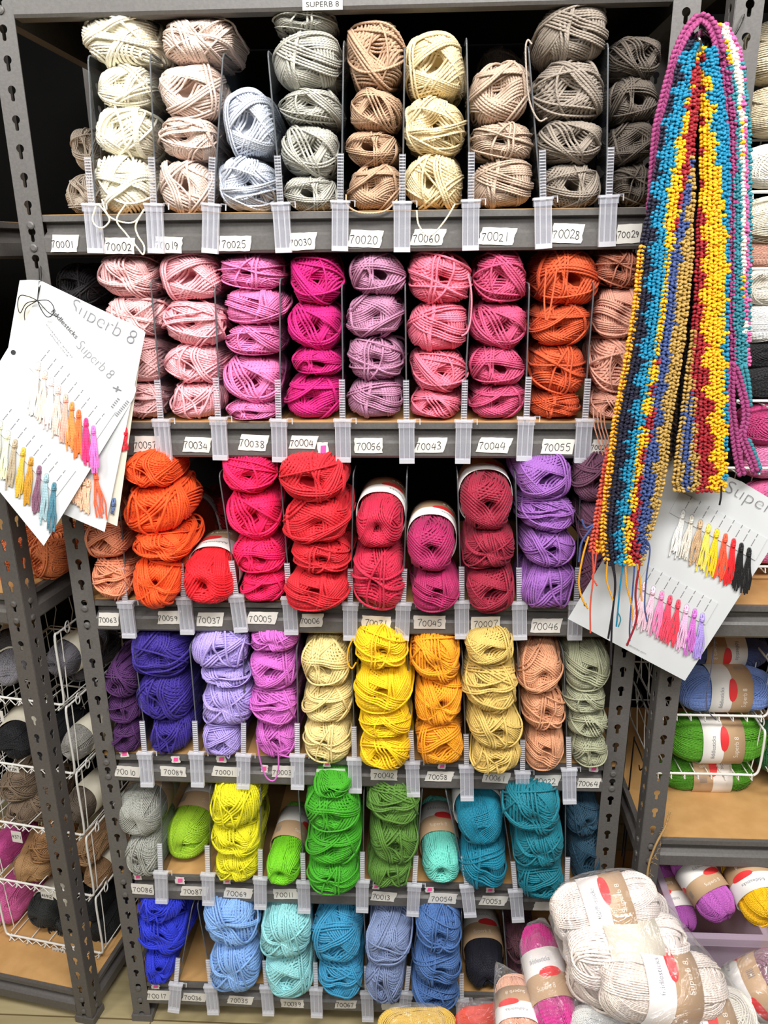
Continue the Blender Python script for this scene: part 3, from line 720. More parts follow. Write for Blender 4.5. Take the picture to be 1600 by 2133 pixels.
for j, (nm, hx, (x0, y0, x1, y1), Y, bnd, lbl) in enumerate(EXTRA):
    cx, cy = (x0+x1)/2, (y0+y1)/2; c = at(cx, cy, Y+.02); k = proj_scale(c)
    hh = abs(at(cx, y0, Y+.02)[2]-at(cx, y1, Y+.02)[2])/2
    skein((c[0], Y+.068, c[2]), (x1-x0)/2*k/A0, .068/L0, hh/A0, hx, lbl, 'yarn skeins further back on the shelves', PROTO[(j*5+2) % 12] if bnd is None else TIDY[j % 3], rot_axis((rnd.uniform(-.1, .1), 1, .04), spin=j), bnd)

def hang(parent, pts, Y, col, r=.0014, name='loose_yarn', yl=None):
    Ys = Y if isinstance(Y, (list, tuple)) else [Y]*len(pts)
    P = smooth_path([at(x, y, yy) for (x, y), yy in zip(pts, Ys)], 7)
    mb = MB(); mb.tube(P, r, 7); o = mb.build(name, yarn(col))
    if parent is not None:
        o.parent = parent
        o.matrix_parent_inverse = parent.matrix_world.inverted() if parent.type == 'MESH' else Matrix.Translation(-Vector(parent.location))
    return o
bpy.context.view_layer.update()
hang(SK[('cream', 3)], [(200, 430), (193, 455), (200, 471), (215, 474), (228, 460), (222, 445), (205, 425)], -.022, '#fbf5d8', .0013)
hang(SK[('cream', 3)], [(262, 425), (243, 458), (262, 486), (283, 512), (298, 530), (300, 512), (287, 490), (283, 468), (300, 436)], -.022, '#fbf5d8', .0013)
hang(SK[('cream', 3)], [(212, 415), (225, 448), (252, 462), (280, 462), (300, 438)], -.018, '#fbf5d8', .0013)
hang(SK[('buttercream', 2)], [(868, 438), (872, 468), (890, 490), (908, 482), (930, 455), (948, 425)], -.020, '#f4e8c8', .0013)
hang(SK[('tan', 3)], [(721, 405), (724, 428), (752, 443), (800, 440), (828, 416)], -.006, '#cda988', .0014)
hang(SK[('taupe grey', 1)], [(1108, 92), (1099, 84), (1095, 112), (1102, 205), (1122, 250), (1140, 246)], -.004, '#a89c90', .0013)
hang(SK[('salmon pink', 1)], [(975, 570), (982, 610), (981, 660), (974, 690), (962, 700)], -.004, '#f58ba0', .0014)
hang(SK[('orchid', 3)], [(535, 1542), (543, 1588), (556, 1620), (572, 1625), (580, 1600), (578, 1560), (566, 1545)], -.020, '#da70cd', .0015)
hang(SK[('orchid', 3)], [(552, 1530), (575, 1565), (602, 1558), (580, 1570), (606, 1578)], -.014, '#da70cd', .0015)
hang(SK[('lavender', 3)], [(470, 1532), (466, 1556), (476, 1580), (480, 1560), (474, 1535)], -.012, '#b9a6ec', .0014)
hang(SK[('bright yellow', 0)], [(735, 1330), (726, 1352), (724, 1378), (733, 1392), (742, 1380)], -.018, '#f5b914', .0014)
for k, dx in enumerate((0, 8, 15, 22)):
    hang(SK[('peach pink', 3)], [(1236+dx, 850), (1238+dx, 885), (1246+dx, 915), (1256+dx*.8, 948)], -.014, '#dd9a80', .0011)
hang(SK[('rust orange', 0)], [(1138, 560), (1134, 620), (1137, 665), (1145, 650), (1160, 560)], -.004, '#e0623a', .0014)
hang(SK[('amethyst', 0)], [(1108, 1040), (1118, 1068), (1138, 1085), (1148, 1062)], -.006, '#9a62b4', .0014)

# ------------------------------------------------------------------ shade cards with yarn tassels
def dark(c, k): return c
def shade_card(label, P, n, corners, Yc, holes=(), group='shade cards'):
    mb = MB(); c3 = [onplane(x, y, P, n) for x, y in corners]
    a = np.array(c3); th = n*-.0006
    mb.add(a, [list(range(len(a)))]); mb.add(a+th, [list(range(len(a)))[::-1]])
    k = len(a); mb.add(np.concatenate([a, a+th]), [[i, i+k, (i+1) % k+k, (i+1) % k] for i in range(k)])
    return mb
def plane3(a, b, c):
    n = np.cross(b-a, c-a); n /= np.linalg.norm(n)
    if n@(CAM-a) < 0: n = -n
    return a, n
def lettering(parent, items, P, n, mat, off=.0016, name='lettering'):
    """items: text, (x0,y0), (x1,y1) baseline px, cap height px, thin"""
    mb = MB()
    for s_, p0, p1, hp, thin in items:
        A = onplane(*p0, P, n, off); B = onplane(*p1, P, n, off); U = (B-A)/np.linalg.norm(B-A); V = np.cross(n, U)
        # the text's up is screen up
        if V@UP < 0: V = -V
        put_text(mb, s_, A, U, V, hp*proj_scale(A), width=np.linalg.norm(B-A), thin=thin)
    o = mb.build(name, mat, parent, smooth=False); return o
def tassel(parent, P, n, hx, hy, bx, by, col, seed, strands=8, spread=7, paintoff=.0022, knot=True):
    rr = random.Random(seed); mb = MB(); sc = proj_scale(P)
    dx, dy = bx-hx, by-hy; L = math.hypot(dx, dy); ux, uy = dx/L, dy/L; qx, qy = -uy, ux
    def W(t, s_, off): return onplane(hx+ux*t+qx*s_, hy+uy*t+qy*s_, P, n, off)
    # loop through the hole and knot
    r = .0013
    for s_ in (-1.6, 1.6):
        mb.tube(smooth_path([W(-2, s_*.4, .0008), W(3, s_*1.6, .003), W(10, s_*.9, .004), W(16, s_*.5, .0035)], 4), r*1.3, 6)
    for t in (9, 12):
        mb.tube(smooth_path([W(t, -3.4, .002), W(t-.6, 0, .0062), W(t, 3.4, .002)], 5), r*1.5, 6)
    for i in range(strands):
        s0 = (i-(strands-1)/2)*5.4/strands; e = (i-(strands-1)/2)*2*spread/strands+rr.uniform(-1, 1)
        ln = L*rr.uniform(.88, 1.05); ph = rr.uniform(0, 6); am = rr.uniform(.5, 1.5)
        pts = [W(12+(ln-12)*t, s0*(1-t)+e*min(1, t*1.6)+am*math.sin(ph+t*7), .0022+.0016*math.sin(t*PI)+rr.uniform(0, .0012)) for t in np.linspace(0, 1, 9)]
        mb.tube(smooth_path(pts, 3), r, 6)
    return mb.build('tassel', yarn(col), parent)
def sample_strip(parent, P, n, quad, holes, up, lines=True):
    """pasted card strip along whose lower edge the tassels hang; up = px direction of the printed lines"""
    off = .0016; mb = MB(); a = np.array([onplane(x, y, P, n, off) for x, y in quad]); th = n*-.0009
    mb.add(a, [[0, 1, 2, 3]]); mb.add(a+th, [[3, 2, 1, 0]]); mb.add(np.concatenate([a, a+th]), [[i, i+4, (i+1) % 4+4, (i+1) % 4] for i in range(4)])
    st = mb.build('sample_strip', CARD, parent, smooth=False)
    hb = MB(); ib = MB(); sc = proj_scale(P); k = 12
    for hx, hy in holes:
        c = onplane(hx, hy, P, n, off+.0003); U = (onplane(hx+3, hy, P, n, off+.0003)-c); U /= np.linalg.norm(U); V = np.cross(n, U)
        hb.add([c+(U*math.cos(t)+V*math.sin(t))*.0034 for t in np.linspace(0, 2*PI, k, endpoint=False)], [list(range(k))])
        # printed colour name as a fine broken line of print
        for q in range(7):
            if q == 4: continue
            t0, t1 = 8+q*4.2, 8+q*4.2+3.4
            A = onplane(hx+up[0]*t0, hy+up[1]*t0, P, n, off+.0005); B = onplane(hx+up[0]*t1, hy+up[1]*t1, P, n, off+.0005)
            D = np.cross(n, (B-A)/np.linalg.norm(B-A))*.0006
            ib.add([A-D, A+D, B+D, B-D], [[0, 1, 2, 3]])
    hb.build('punched_holes', principled('hole_grey', '#9b9da0', .8), st, smooth=False); ib.build('print', GREYINK, st, smooth=False)
    return st
# left cluster: back card, middle card, front card
Pm, nm_ = plane3(at(41, 584, -.024), at(302, 690, -.010), at(242, 1095, -.075))
mb = shade_card('', Pm, nm_, [(44, 588), (70, 590), (300, 688), (244, 1096), (-20, 985)], 0)
c0 = mb.build('shade_card', CREAMC, smooth=False); tag(c0, 'cream shade card at the back of the left bundle, its right edge showing', 'shade card', 'shade cards of the left bundle')
tassel(c0, Pm, nm_, 262, 893, 262, 937, '#e02438', 5, 4, 5)
tassel(c0, Pm, nm_, 238, 1040, 236, 1070, '#5a6f98', 6, 3, 3)
P1, n1 = plane3(at(41, 584, -.019), at(300, 690, -.018), at(217, 1107, -.085))
mb = shade_card('', P1, n1, [(41, 584), (62, 583), (84, 584), (296, 686), (303, 692), (218, 1108), (-30, 1000)], 0)
c1 = mb.build('shade_card', CARD, smooth=False); tag(c1, 'white shade card with large Superb 8 lettering behind the front card of the left bundle', 'shade card', 'shade cards of the left bundle')
lettering(c1, [('Superb 8', (144, 648), (276, 719), 31, -.024)], P1, n1, GREYINK)
tassel(c1, P1, n1, 200, 985, 214, 1078, '#ff6a45', 8, 5, 12)
for j in range(5): tassel(c1, P1, n1, 186-j*8, 1000-j*3, 183-j*9, 1068-j*7, '#f2c3a2', 20+j, 5, 4)
PF, nf_ = plane3(at(70, 597, -.030), at(283, 812, -.036), at(91, 1137, -.118))
mb = shade_card('', PF, nf_, [(58, 657), (70, 632), (83, 586), (96, 592), (215, 700), (258, 752), (279, 795), (284, 812), (278, 830), (91, 1137), (-95, 908)], 0)
cf = mb.build('shade_card', CARD, smooth=False); tag(cf, 'white shade card at the front of the left bundle, two rows of coloured tassels', 'shade card', 'shade cards of the left bundle')
lettering(cf, [('fiddlesticks', (106, 649), (158, 706), 9.5, .0)], PF, nf_, principled('dark_ink', '#3a3a3e', .6))
lettering(cf, [('Superb 8', (158, 722), (227, 790), 21, -.024), ('cotton yarn', (96, 676), (150, 745), 3, 0), ('shade card', (104, 696), (140, 742), 3, 0)], PF, nf_, GREYINK)
lettering(cf, [('lllIlIIlI', (245, 868), (270, 838), 7, 0), ('+', (232, 815), (250, 822), 18, 0), ('lIllI', (236, 850), (250, 832), 6, 0)], PF, nf_, GREYINK)
mb = MB(); cc = onplane(28, 734, PF, nf_, .0008); U = onplane(34, 734, PF, nf_, .0008)-cc; U /= np.linalg.norm(U); V = np.cross(nf_, U)
mb.add([cc+(U*math.cos(t)+V*math.sin(t))*.0036 for t in np.linspace(0, 2*PI, 20, endpoint=False)], [list(range(20))]); mb.build('punch_hole', INK, cf, smooth=False)
H1 = [(81, 758), (95, 776), (109, 791), (123, 807), (138, 825), (151, 841), (165, 857), (180, 874), (195, 890)]
sample_strip(cf, PF, nf_, [(61, 765), (200, 918), (241, 858), (104, 702)], H1, (.62, -.78))
C1 = ['#fbeee2', '#f7dccb', '#f9e6e4', '#f8cfc2', '#f5b2a0', '#f7924a', '#f7763a', '#f2387f', '#f57acb']
for j, (x, y) in enumerate(H1): tassel(cf, PF, nf_, x, y, x-14+j*2.2, y+104-j*1.5, C1[j], 40+j, 8, 8)
H2 = [(2, 881), (18, 901), (33, 919), (50, 936), (66, 955), (83, 973), (98, 990), (114, 1008)]
sample_strip(cf, PF, nf_, [(-30, 868), (118, 1034), (158, 981), (18, 823)], H2, (.62, -.78))
C2 = ['#f2f3d6', '#eef0c8', '#b5a58a', '#dfb43c', '#c8922c', '#84596f', '#9fbcc4', '#4b7f92']
for j, (x, y) in enumerate(H2): tassel(cf, PF, nf_, x, y, x-14+j*1.0, y+98, C2[j], 60+j, 7, 7)
# string with bow
st = empty('hanging_string', at(78, 626, -.04)); tag(st, 'thin black string tied in a bow, hanging the shade cards from the left post', 'string')
for nme, pts, Ys in (('cord', [(84, 545), (86, 575), (82, 605), (78, 626)], [.004, -.012, -.035, -.042]), ('cord', [(80, 545), (82, 580), (80, 605), (78, 626)], [.004, -.012, -.035, -.042]),
    ('bow_loop', [(78, 626), (60, 618), (42, 616), (37, 635), (42, 652), (55, 632), (78, 626)], -.044), ('bow_loop', [(78, 626), (100, 626), (112, 640), (110, 655), (98, 660), (86, 645), (78, 626)], -.046),
    ('cord_end', [(78, 626), (56, 640), (51, 655), (52, 668)], -.042), ('cord_end', [(78, 626), (100, 650), (120, 660)], -.05)):
    Ys = Ys if isinstance(Ys, list) else [Ys]*len(pts)
    mb = MB(); mb.tube(smooth_path([at(x, y, yy) for (x, y), yy in zip(pts, Ys)], 7), .0007, 6); attach(mb.build(nme, BWIRE), st)
# right card behind the scarf
PR, nr_ = plane3(at(1395, 935, -.052), at(1183, 1289, -.056), at(1427, 1418, -.074))
mb = shade_card('', PR, nr_, [(1395, 935), (1512, 990), (1545, 1003), (1600, 1036), (1655, 1065), (1427, 1418), (1183, 1289)], 0)
cr = mb.build('shade_card', CARD, smooth=False); tag(cr, 'white shade card hanging at the right behind the striped scarf, Superb 8 tassels', 'shade card')
lettering(cr, [('Superb 8', (1507, 1022), (1655, 1098), 27, -.024)], PR, nr_, GREYINK)
lettering(cr, [('fiddlesticks yarn', (1303, 1340), (1345, 1362), 3, 0)], PR, nr_, GREYINK)
HR1 = [(1423, 1065), (1441, 1075), (1459, 1085), (1476, 1094), (1493, 1104), (1511, 1114), (1528, 1124), (1544, 1133), (1560, 1143)]
sample_strip(cr, PR, nr_, [(1394, 1067), (1573, 1167), (1598, 1122), (1418, 1024)], HR1, (.5, -.86))
CR1 = ['#f3f3f0', '#eae4d8', '#cfae88', '#f6e063', '#f8cf25', '#fb5a3a', '#e8252c', '#161618', '#161618']
for j, (x, y) in enumerate(HR1): tassel(cr, PR, nr_, x, y, x-22+j*1.5, y+92, CR1[j], 80+j, 7, 9)
HR2 = [(1343, 1214), (1361, 1223), (1379, 1233), (1396, 1242), (1413, 1251), (1430, 1261), (1447, 1270), (1463, 1279)]
sample_strip(cr, PR, nr_, [(1325, 1222), (1469, 1301), (1495, 1256), (1350, 1178)], HR2, (.5, -.86))
CR2 = ['#f9dbe6', '#f8cfe3', '#f78fc0', '#f4506e', '#f2485f', '#f3bfe2', '#d376cf', '#b19be6']
for j, (x, y) in enumerate(HR2): tassel(cr, PR, nr_, x, y, x-20+j*1.0, y+92, CR2[j], 95+j, 7, 9)
mb = MB(); mb.add([onplane(1219+3.2*math.cos(t), 1259+3.2*math.sin(t), PR, nr_, .0008) for t in np.linspace(0, 2*PI, 16, endpoint=False)][::-1], [list(range(16))]); mb.build('punch_hole', INK, cr, smooth=False)

# ------------------------------------------------------------------ crocheted scarf
SC = {'gold': '#e5a020', 'navy': '#10112c', 'blue': '#0c80a6', 'yel': '#f2b30c', 'red': '#971523', 'slate': '#3b4f86', 'tan': '#b08f49', 'mag': '#983d72', 'pur': '#712350', 'teal': '#31828f',
      'cream': '#f3e9d8', 'pink': '#d5629b', 'blk': '#17131d', 'coral': '#cf5340', 'brn': '#5d4328'}
SCN = list(SC)
def crochet(parent, zones, keys, Y, name='stripe_panel', colw=9.2, roww=8.2, zig=None, seed=1, bulge=.008, rad=.00205, yfun=None, back=True):
    rr = random.Random(seed); ys = [k[0] for k in keys]; B = np.array([k[1] for k in keys], float)
    def bounds(y): return np.array([np.interp(y, ys, B[:, i]) for i in range(B.shape[1])])
    used = sorted(set(zones), key=lambda z: SCN.index(z)); mb = MB(); y = ys[0]; row = 0
    wmax = (B[:, -1]-B[:, 0]).max(); grid = []
    def pos(x, y, b, lift=0):
        w_ = max(b[-1]-b[0], 1); u = (x-b[0])/w_; yy = Y if yfun is None else yfun(y)
        return at(x, y, yy-bulge*math.sin(PI*min(1, max(0, u)))-lift)
    while y <= ys[-1]:
        b = bounds(y); w_ = b[-1]-b[0]; nc = max(2, int(round(w_/colw)))
        line = []
        for c in range(nc):
            x = b[0]+w_*(c+.5)/nc
            xx = x+rr.uniform(-1.2, 1.2)
            bb = b.copy()
            if zig:
                for zi, am in zig: bb[zi] += am*(2*abs(((y/66.0+zi*.3) % 1)-.5)-.5)*2
            z = 0
            while z < len(zones)-1 and xx > bb[z+1]: z += 1
            mi = used.index(zones[z]); cw = w_/nc
            yj = y+(roww*.5 if c % 2 else 0)+rr.uniform(-1.2, 1.2); x += rr.uniform(-1, 1)
            p = pos(x, min(yj, ys[-1]), b); k = proj_scale(p); px = pos(min(x+cw*.5, b[-1]), y, b)-pos(max(x-cw*.5, b[0]), y, b); px /= np.linalg.norm(px)
            b2 = bounds(min(y+roww, ys[-1]+.01)); x2 = b2[0]+(b2[-1]-b2[0])*(c+.5)/nc
            dn = pos(x2, y+roww, b2)-p; dn /= np.linalg.norm(dn); N = np.cross(px, dn)
            if N@(CAM-p) < 0: N = -N
            hw, hh = cw*k*.62, roww*k*.62; sgn = 1 if row % 2 else -1
            for q in (-1, 1):
                sgn = 1 if (c+row//9+(q > 0)*0) % 3 else -1
                a0 = p+px*(q*hw*.0)-dn*hh*.62*sgn; a1 = p+px*(q*hw*1.05)+dn*hh*.62*sgn*rr.uniform(.6, 1.4)
                mid = (a0+a1)/2+N*.0034*rr.uniform(.5, 1.5)+px*q*hw*.22
                a0 = a0-N*.0012; a1 = a1-N*.0012
                P_ = smooth_path([a0, mid, a1], 3); R_ = rad*np.array([.45, .85, 1.05, 1.12, 1.0, .8, .4][:len(P_)])*rr.uniform(.92, 1.08)
                mb.tube(P_, R_, 6, mi=mi)
        if back:
            bp = [pos(b[0]+w_*t, y, b, -.0035) for t in np.linspace(.03, .97, 9)]; grid.append((bp, b))
        y += roww; row += 1
    if back and len(grid) > 1:
        for side in (0, .003):
            V = np.array([[p+np.array([0, side, 0]) for p in g_[0]] for g_ in grid]).reshape(-1, 3); n = 9
            for i in range(len(grid)-1):
                b = grid[i][1]
                for j in range(n-1):
                    x = b[0]+(b[-1]-b[0])*((j+.5)/(n-1)); z = 0
                    while z < len(zones)-1 and x > b[z+1]: z += 1
                    q = [i*n+j, i*n+j+1, (i+1)*n+j+1, (i+1)*n+j]
                    mb.add(V[q], [[0, 1, 2, 3]], used.index(zones[z]))
    o = mb.build(name, [yarn(SC[z]) for z in used]); attach(o, parent); return o
def braid(parent, pts, Ys, wpx, col, name='edge_braid', pitch=9.0, rad=.0028, seed=3):
    rr = random.Random(seed); P3 = smooth_path([at(x, y, yy) for (x, y), yy in zip(pts, Ys)], 12)
    L = np.concatenate([[0], np.cumsum(np.linalg.norm(np.diff(P3, axis=0), axis=1))]); k = proj_scale(P3[len(P3)//2]); st_ = pitch*k; w2 = wpx*k/2
    mb = MB(); s_ = 0
    def pt(s_): return np.array([np.interp(s_, L, P3[:, i]) for i in range(3)])
    while s_ < L[-1]-st_:
        a, b = pt(s_), pt(s_+st_); T = (b-a)/np.linalg.norm(b-a); N = CAM-a; N -= T*(N@T); N /= np.linalg.norm(N); S_ = np.cross(T, N)
        for q in (-1, 1):
            P_ = smooth_path([a+S_*q*w2*.05-T*st_*.1, a+S_*q*w2*.75+T*st_*.55+N*.0022, a+S_*q*w2*.45+T*st_*1.25+N*.0006], 3)
            mb.tube(P_, rad*np.array([.5, .85, 1.05, 1.1, 1.0, .8, .45])[:len(P_)]*rr.uniform(.92, 1.08), 6)
        s_ += st_
    mb.tube(P3-np.array([0, -.002, 0]), w2*.7, 8)
    return attach(mb.build(name, yarn(col)), parent)
scarf = empty('striped_scarf', at(1457, 60, -.085)); tag(scarf, 'long crocheted scarf in coloured stripes hanging folded over a hook at the right', 'scarf')
ZA = ['gold', 'navy', 'blue', 'yel', 'red', 'slate', 'tan']
KA_ = [(88, [1438, 1438, 1441, 1456, 1456, 1456, 1456, 1457]), (130, [1415, 1415, 1424, 1443, 1444, 1450, 1450, 1453]), (200, [1399, 1399, 1407, 1432, 1435, 1456, 1456, 1460]),
      (262, [1381, 1381, 1388, 1416, 1427, 1446, 1446, 1453]), (330, [1371, 1371, 1379, 1403, 1420, 1436, 1436, 1446]), (394, [1358, 1358, 1366, 1393, 1414, 1421, 1434, 1451]),
      (460, [1347, 1347, 1363, 1387, 1405, 1411, 1424, 1445]), (524, [1332, 1338, 1356, 1385, 1397, 1399, 1416, 1446]), (640, [1320, 1329, 1348, 1374, 1385, 1387, 1403, 1436]),
      (762, [1300, 1309, 1334, 1358, 1368, 1372, 1390, 1421]), (880, [1277, 1288, 1315, 1337, 1347, 1356, 1372, 1401]), (1000, [1263, 1273, 1298, 1319, 1330, 1339, 1361, 1383]),
      (1100, [1252, 1261, 1283, 1301, 1312, 1326, 1348, 1359]), (1150, [1256, 1263, 1284, 1301, 1314, 1330, 1338, 1343]), (1178, [1264, 1265, 1285, 1302, 1318, 1334, 1335, 1336])]
KA = [(y, [min(v, b[-1]-(5 if 180 < y < 950 else 0)) for v in b]) for y, b in KA_]
crochet(scarf, ZA, KA, -.104, zig=[(2, 9), (4, 4), (6, 5)], seed=2)
ZB = ['tan', 'slate', 'tan', 'red', 'yel', 'blue']
KB_ = [(100, [1462, 1462, 1462, 1462, 1462, 1466, 1488]), (150, [1462, 1462, 1462, 1462, 1463, 1470, 1497]), (200, [1460, 1460, 1460, 1460, 1461, 1484, 1505]), (262, [1457, 1457, 1457, 1457, 1459, 1482, 1514]),
      (330, [1457, 1457, 1457, 1457, 1459, 1494, 1517]), (394, [1458, 1458, 1458, 1458, 1461, 1501, 1517]), (460, [1450, 1450, 1450, 1450, 1465, 1506, 1516]), (524, [1450, 1450, 1450, 1450, 1467, 1510, 1517]),
      (640, [1444, 1449, 1449, 1449, 1463, 1507, 1515]), (762, [1429, 1440, 1440, 1443, 1468, 1505, 1514]), (880, [1413, 1422, 1440, 1450, 1482, 1508, 1515]), (1000, [1402, 1421, 1437, 1455, 1481, 1509, 1512]), (1024, [1407, 1421, 1437, 1456, 1481, 1504, 1505])]
KB = [(y, [max(v, b[0]+(4 if 180 < y < 950 else 0)) for v in b]) for y, b in KB_]
crochet(scarf, ZB, KB, -.098, zig=[(4, 9), (5, 6)], seed=5)
ZC = ['mag', 'teal', 'yel', 'cream', 'pink', 'teal']
KC = [(52, [1480, 1495, 1497, 1498, 1509, 1513, 1515]), (100, [1491, 1508, 1513, 1517, 1532, 1537, 1539]), (150, [1500, 1518, 1525, 1530, 1541, 1546, 1549]), (200, [1506, 1524, 1533, 1536, 1544, 1549, 1554]),
      (262, [1512, 1532, 1541, 1542, 1548, 1554, 1559]), (394, [1517, 1532, 1543, 1544, 1548, 1555, 1561]), (524, [1517, 1531, 1543, 1544, 1548, 1558, 1562]), (640, [1516, 1530, 1546, 1547, 1550, 1556, 1560]), (765, [1518, 1532, 1552, 1552, 1555, 1557, 1559])]
crochet(scarf, ZC, KC, -.080, seed=8, colw=6.6, rad=.0021, bulge=.005, yfun=lambda y: -.088+.016*min(1, (y-50)/250))
crochet(scarf, ['navy', 'pur', 'brn', 'blk', 'brn', 'blk'], [(70, [1440, 1450, 1456, 1460, 1465, 1470, 1490]), (200, [1392, 1400, 1430, 1452, 1470, 1480, 1520]), (400, [1358, 1375, 1400, 1440, 1462, 1480, 1524]),
       (620, [1345, 1365, 1390, 1430, 1455, 1480, 1522]), (860, [1330, 1350, 1380, 1405, 1430, 1480, 1530]), (960, [1330, 1350, 1375, 1392, 1415, 1480, 1528])], -.074, name='inner_layer', seed=11, colw=11, roww=11, bulge=0, yfun=lambda y: -.078+.012*min(1, (y-50)/250))
crochet(scarf, ['coral', 'gold'], [(935, [1266, 1268, 1272]), (1000, [1253, 1265, 1274]), (1100, [1236, 1250, 1263]), (1150, [1228, 1243, 1261])], -.094, name='turned_back_end', seed=13, bulge=.003)
braid(scarf, [(1457, 36), (1433, 62), (1415, 100), (1400, 145), (1386, 200), (1371, 262), (1364, 330), (1360, 392), (1355, 452)], [-.095, -.097, -.098, -.097, -.095, -.092, -.090, -.088, -.086], 19, SC['mag'])
braid(scarf, [(1457, 36), (1474, 42), (1487, 62), (1496, 92), (1503, 120)], [-.095, -.097, -.098, -.097, -.094], 19, SC['mag'], seed=4)
braid(scarf, [(1382, 230), (1375, 300), (1370, 360), (1362, 430), (1352, 500)], [-.084]*5, 16, SC['pur'], seed=9)
braid(scarf, [(1524, 755), (1522, 830), (1529, 900), (1538, 960), (1546, 990)], [-.086]*5, 15, SC['mag'], name='edge_braid', seed=6)
braid(scarf, [(1530, 765), (1543, 805), (1553, 848), (1553, 880), (1546, 905), (1556, 935), (1568, 965), (1575, 988)], [-.086]*8, 14, SC['mag'], seed=7)
braid(scarf, [(1548, 760), (1556, 800), (1560, 850)], [-.080]*3, 12, SC['teal'], seed=17)
braid(scarf, [(1556, 915), (1568, 945), (1582, 985)], [-.082]*3, 12, SC['teal'], seed=18)
for pts, c, rr_ in [([(1226, 1118), (1214, 1160), (1206, 1210), (1212, 1245), (1225, 1268)], 'gold', .0015), ([(1234, 1145), (1236, 1200), (1230, 1260), (1230, 1318)], 'coral', .0013), ([(1243, 1148), (1238, 1190), (1234, 1202), (1244, 1220)], 'coral', .0013),
      ([(1265, 1170), (1264, 1210), (1277, 1250)], 'gold', .0013), ([(1274, 1172), (1281, 1210), (1278, 1260), (1267, 1330)], 'blk', .0016), ([(1278, 1172), (1282, 1220), (1276, 1280), (1273, 1350), (1272, 1385)], 'blk', .0016), ([(1298, 1176), (1291, 1230), (1287, 1275), (1284, 1305)], 'blue', .0013),
      ([(1287, 1275), (1293, 1290), (1288, 1306)], 'teal', .001), ([(1303, 1178), (1306, 1220), (1316, 1262), (1316, 1292)], 'gold', .0014), ([(1328, 1176), (1333, 1205), (1337, 1252)], 'gold', .0014), ([(1333, 1172), (1324, 1235), (1326, 1290), (1306, 1345)], 'red', .0017),
      ([(1322, 1178), (1318, 1230), (1312, 1300), (1312, 1335)], 'slate', .0013), ([(1346, 1122), (1354, 1145), (1347, 1200), (1343, 1260), (1348, 1295)], 'slate', .0012), ([(1503, 1012), (1502, 1035), (1499, 1052)], 'blk', .0014), ([(1212, 1082), (1220, 1100), (1235, 1095), (1212, 1130), (1206, 1170)], 'slate', .0016)]:
    hang(scarf, pts, -.112 if pts[0][0] > 1250 else -.104, SC[c], rr_, 'yarn_tail')
# hook that carries the scarf, in the right rack's post
mb = MB(); mb.tube(smooth_path([at(1549, 24, -.024), at(1549, 34, -.036), at(1543, 50, -.045), at(1526, 78, -.070), at(1500, 88, -.085), at(1470, 70, -.092), at(1460, 62, -.100), at(1456, 76, -.122), at(1460, 92, -.124), at(1456, 106, -.120)], 6), .0016, 8)
tag(mb.build('wire_hook', CHROME), 'shiny wire hook in the right rack post that carries the scarf', 'hook')
mb = MB(); mb.tube(smooth_path([at(1396, 1690, -.036), at(1386, 1722, -.040), at(1370, 1752, -.042), at(1360, 1775, -.042), at(1352, 1800, -.042), at(1346, 1840, -.042)], 8), .0020, 7)
rt_ = random.Random(3)
for i in range(60):
    t = rt_.random(); x, y = 1396-50*t, 1690+150*t; a = at(x, y, -.041); mb.tube([a, a+np.array([rt_.uniform(-.008, .008), -.002, rt_.uniform(-.008, .008)])], .0003, 4)
tag(mb.build('jute_twine', principled('jute', '#b9945f', .9)), 'frayed jute twine hanging down the right rack post', 'twine')
mb = MB(); mb.tube(smooth_path([at(1489, 1325, .00), at(1482, 1390, .0), at(1472, 1450, .0), at(1475, 1480, .0), at(1492, 1500, .02)], 8), .0010, 6)
tag(mb.build('yarn_strand', yarn('#5d5f7c')), 'grey blue yarn strand hanging in front of the blue skeins at the right', 'yarn strand')

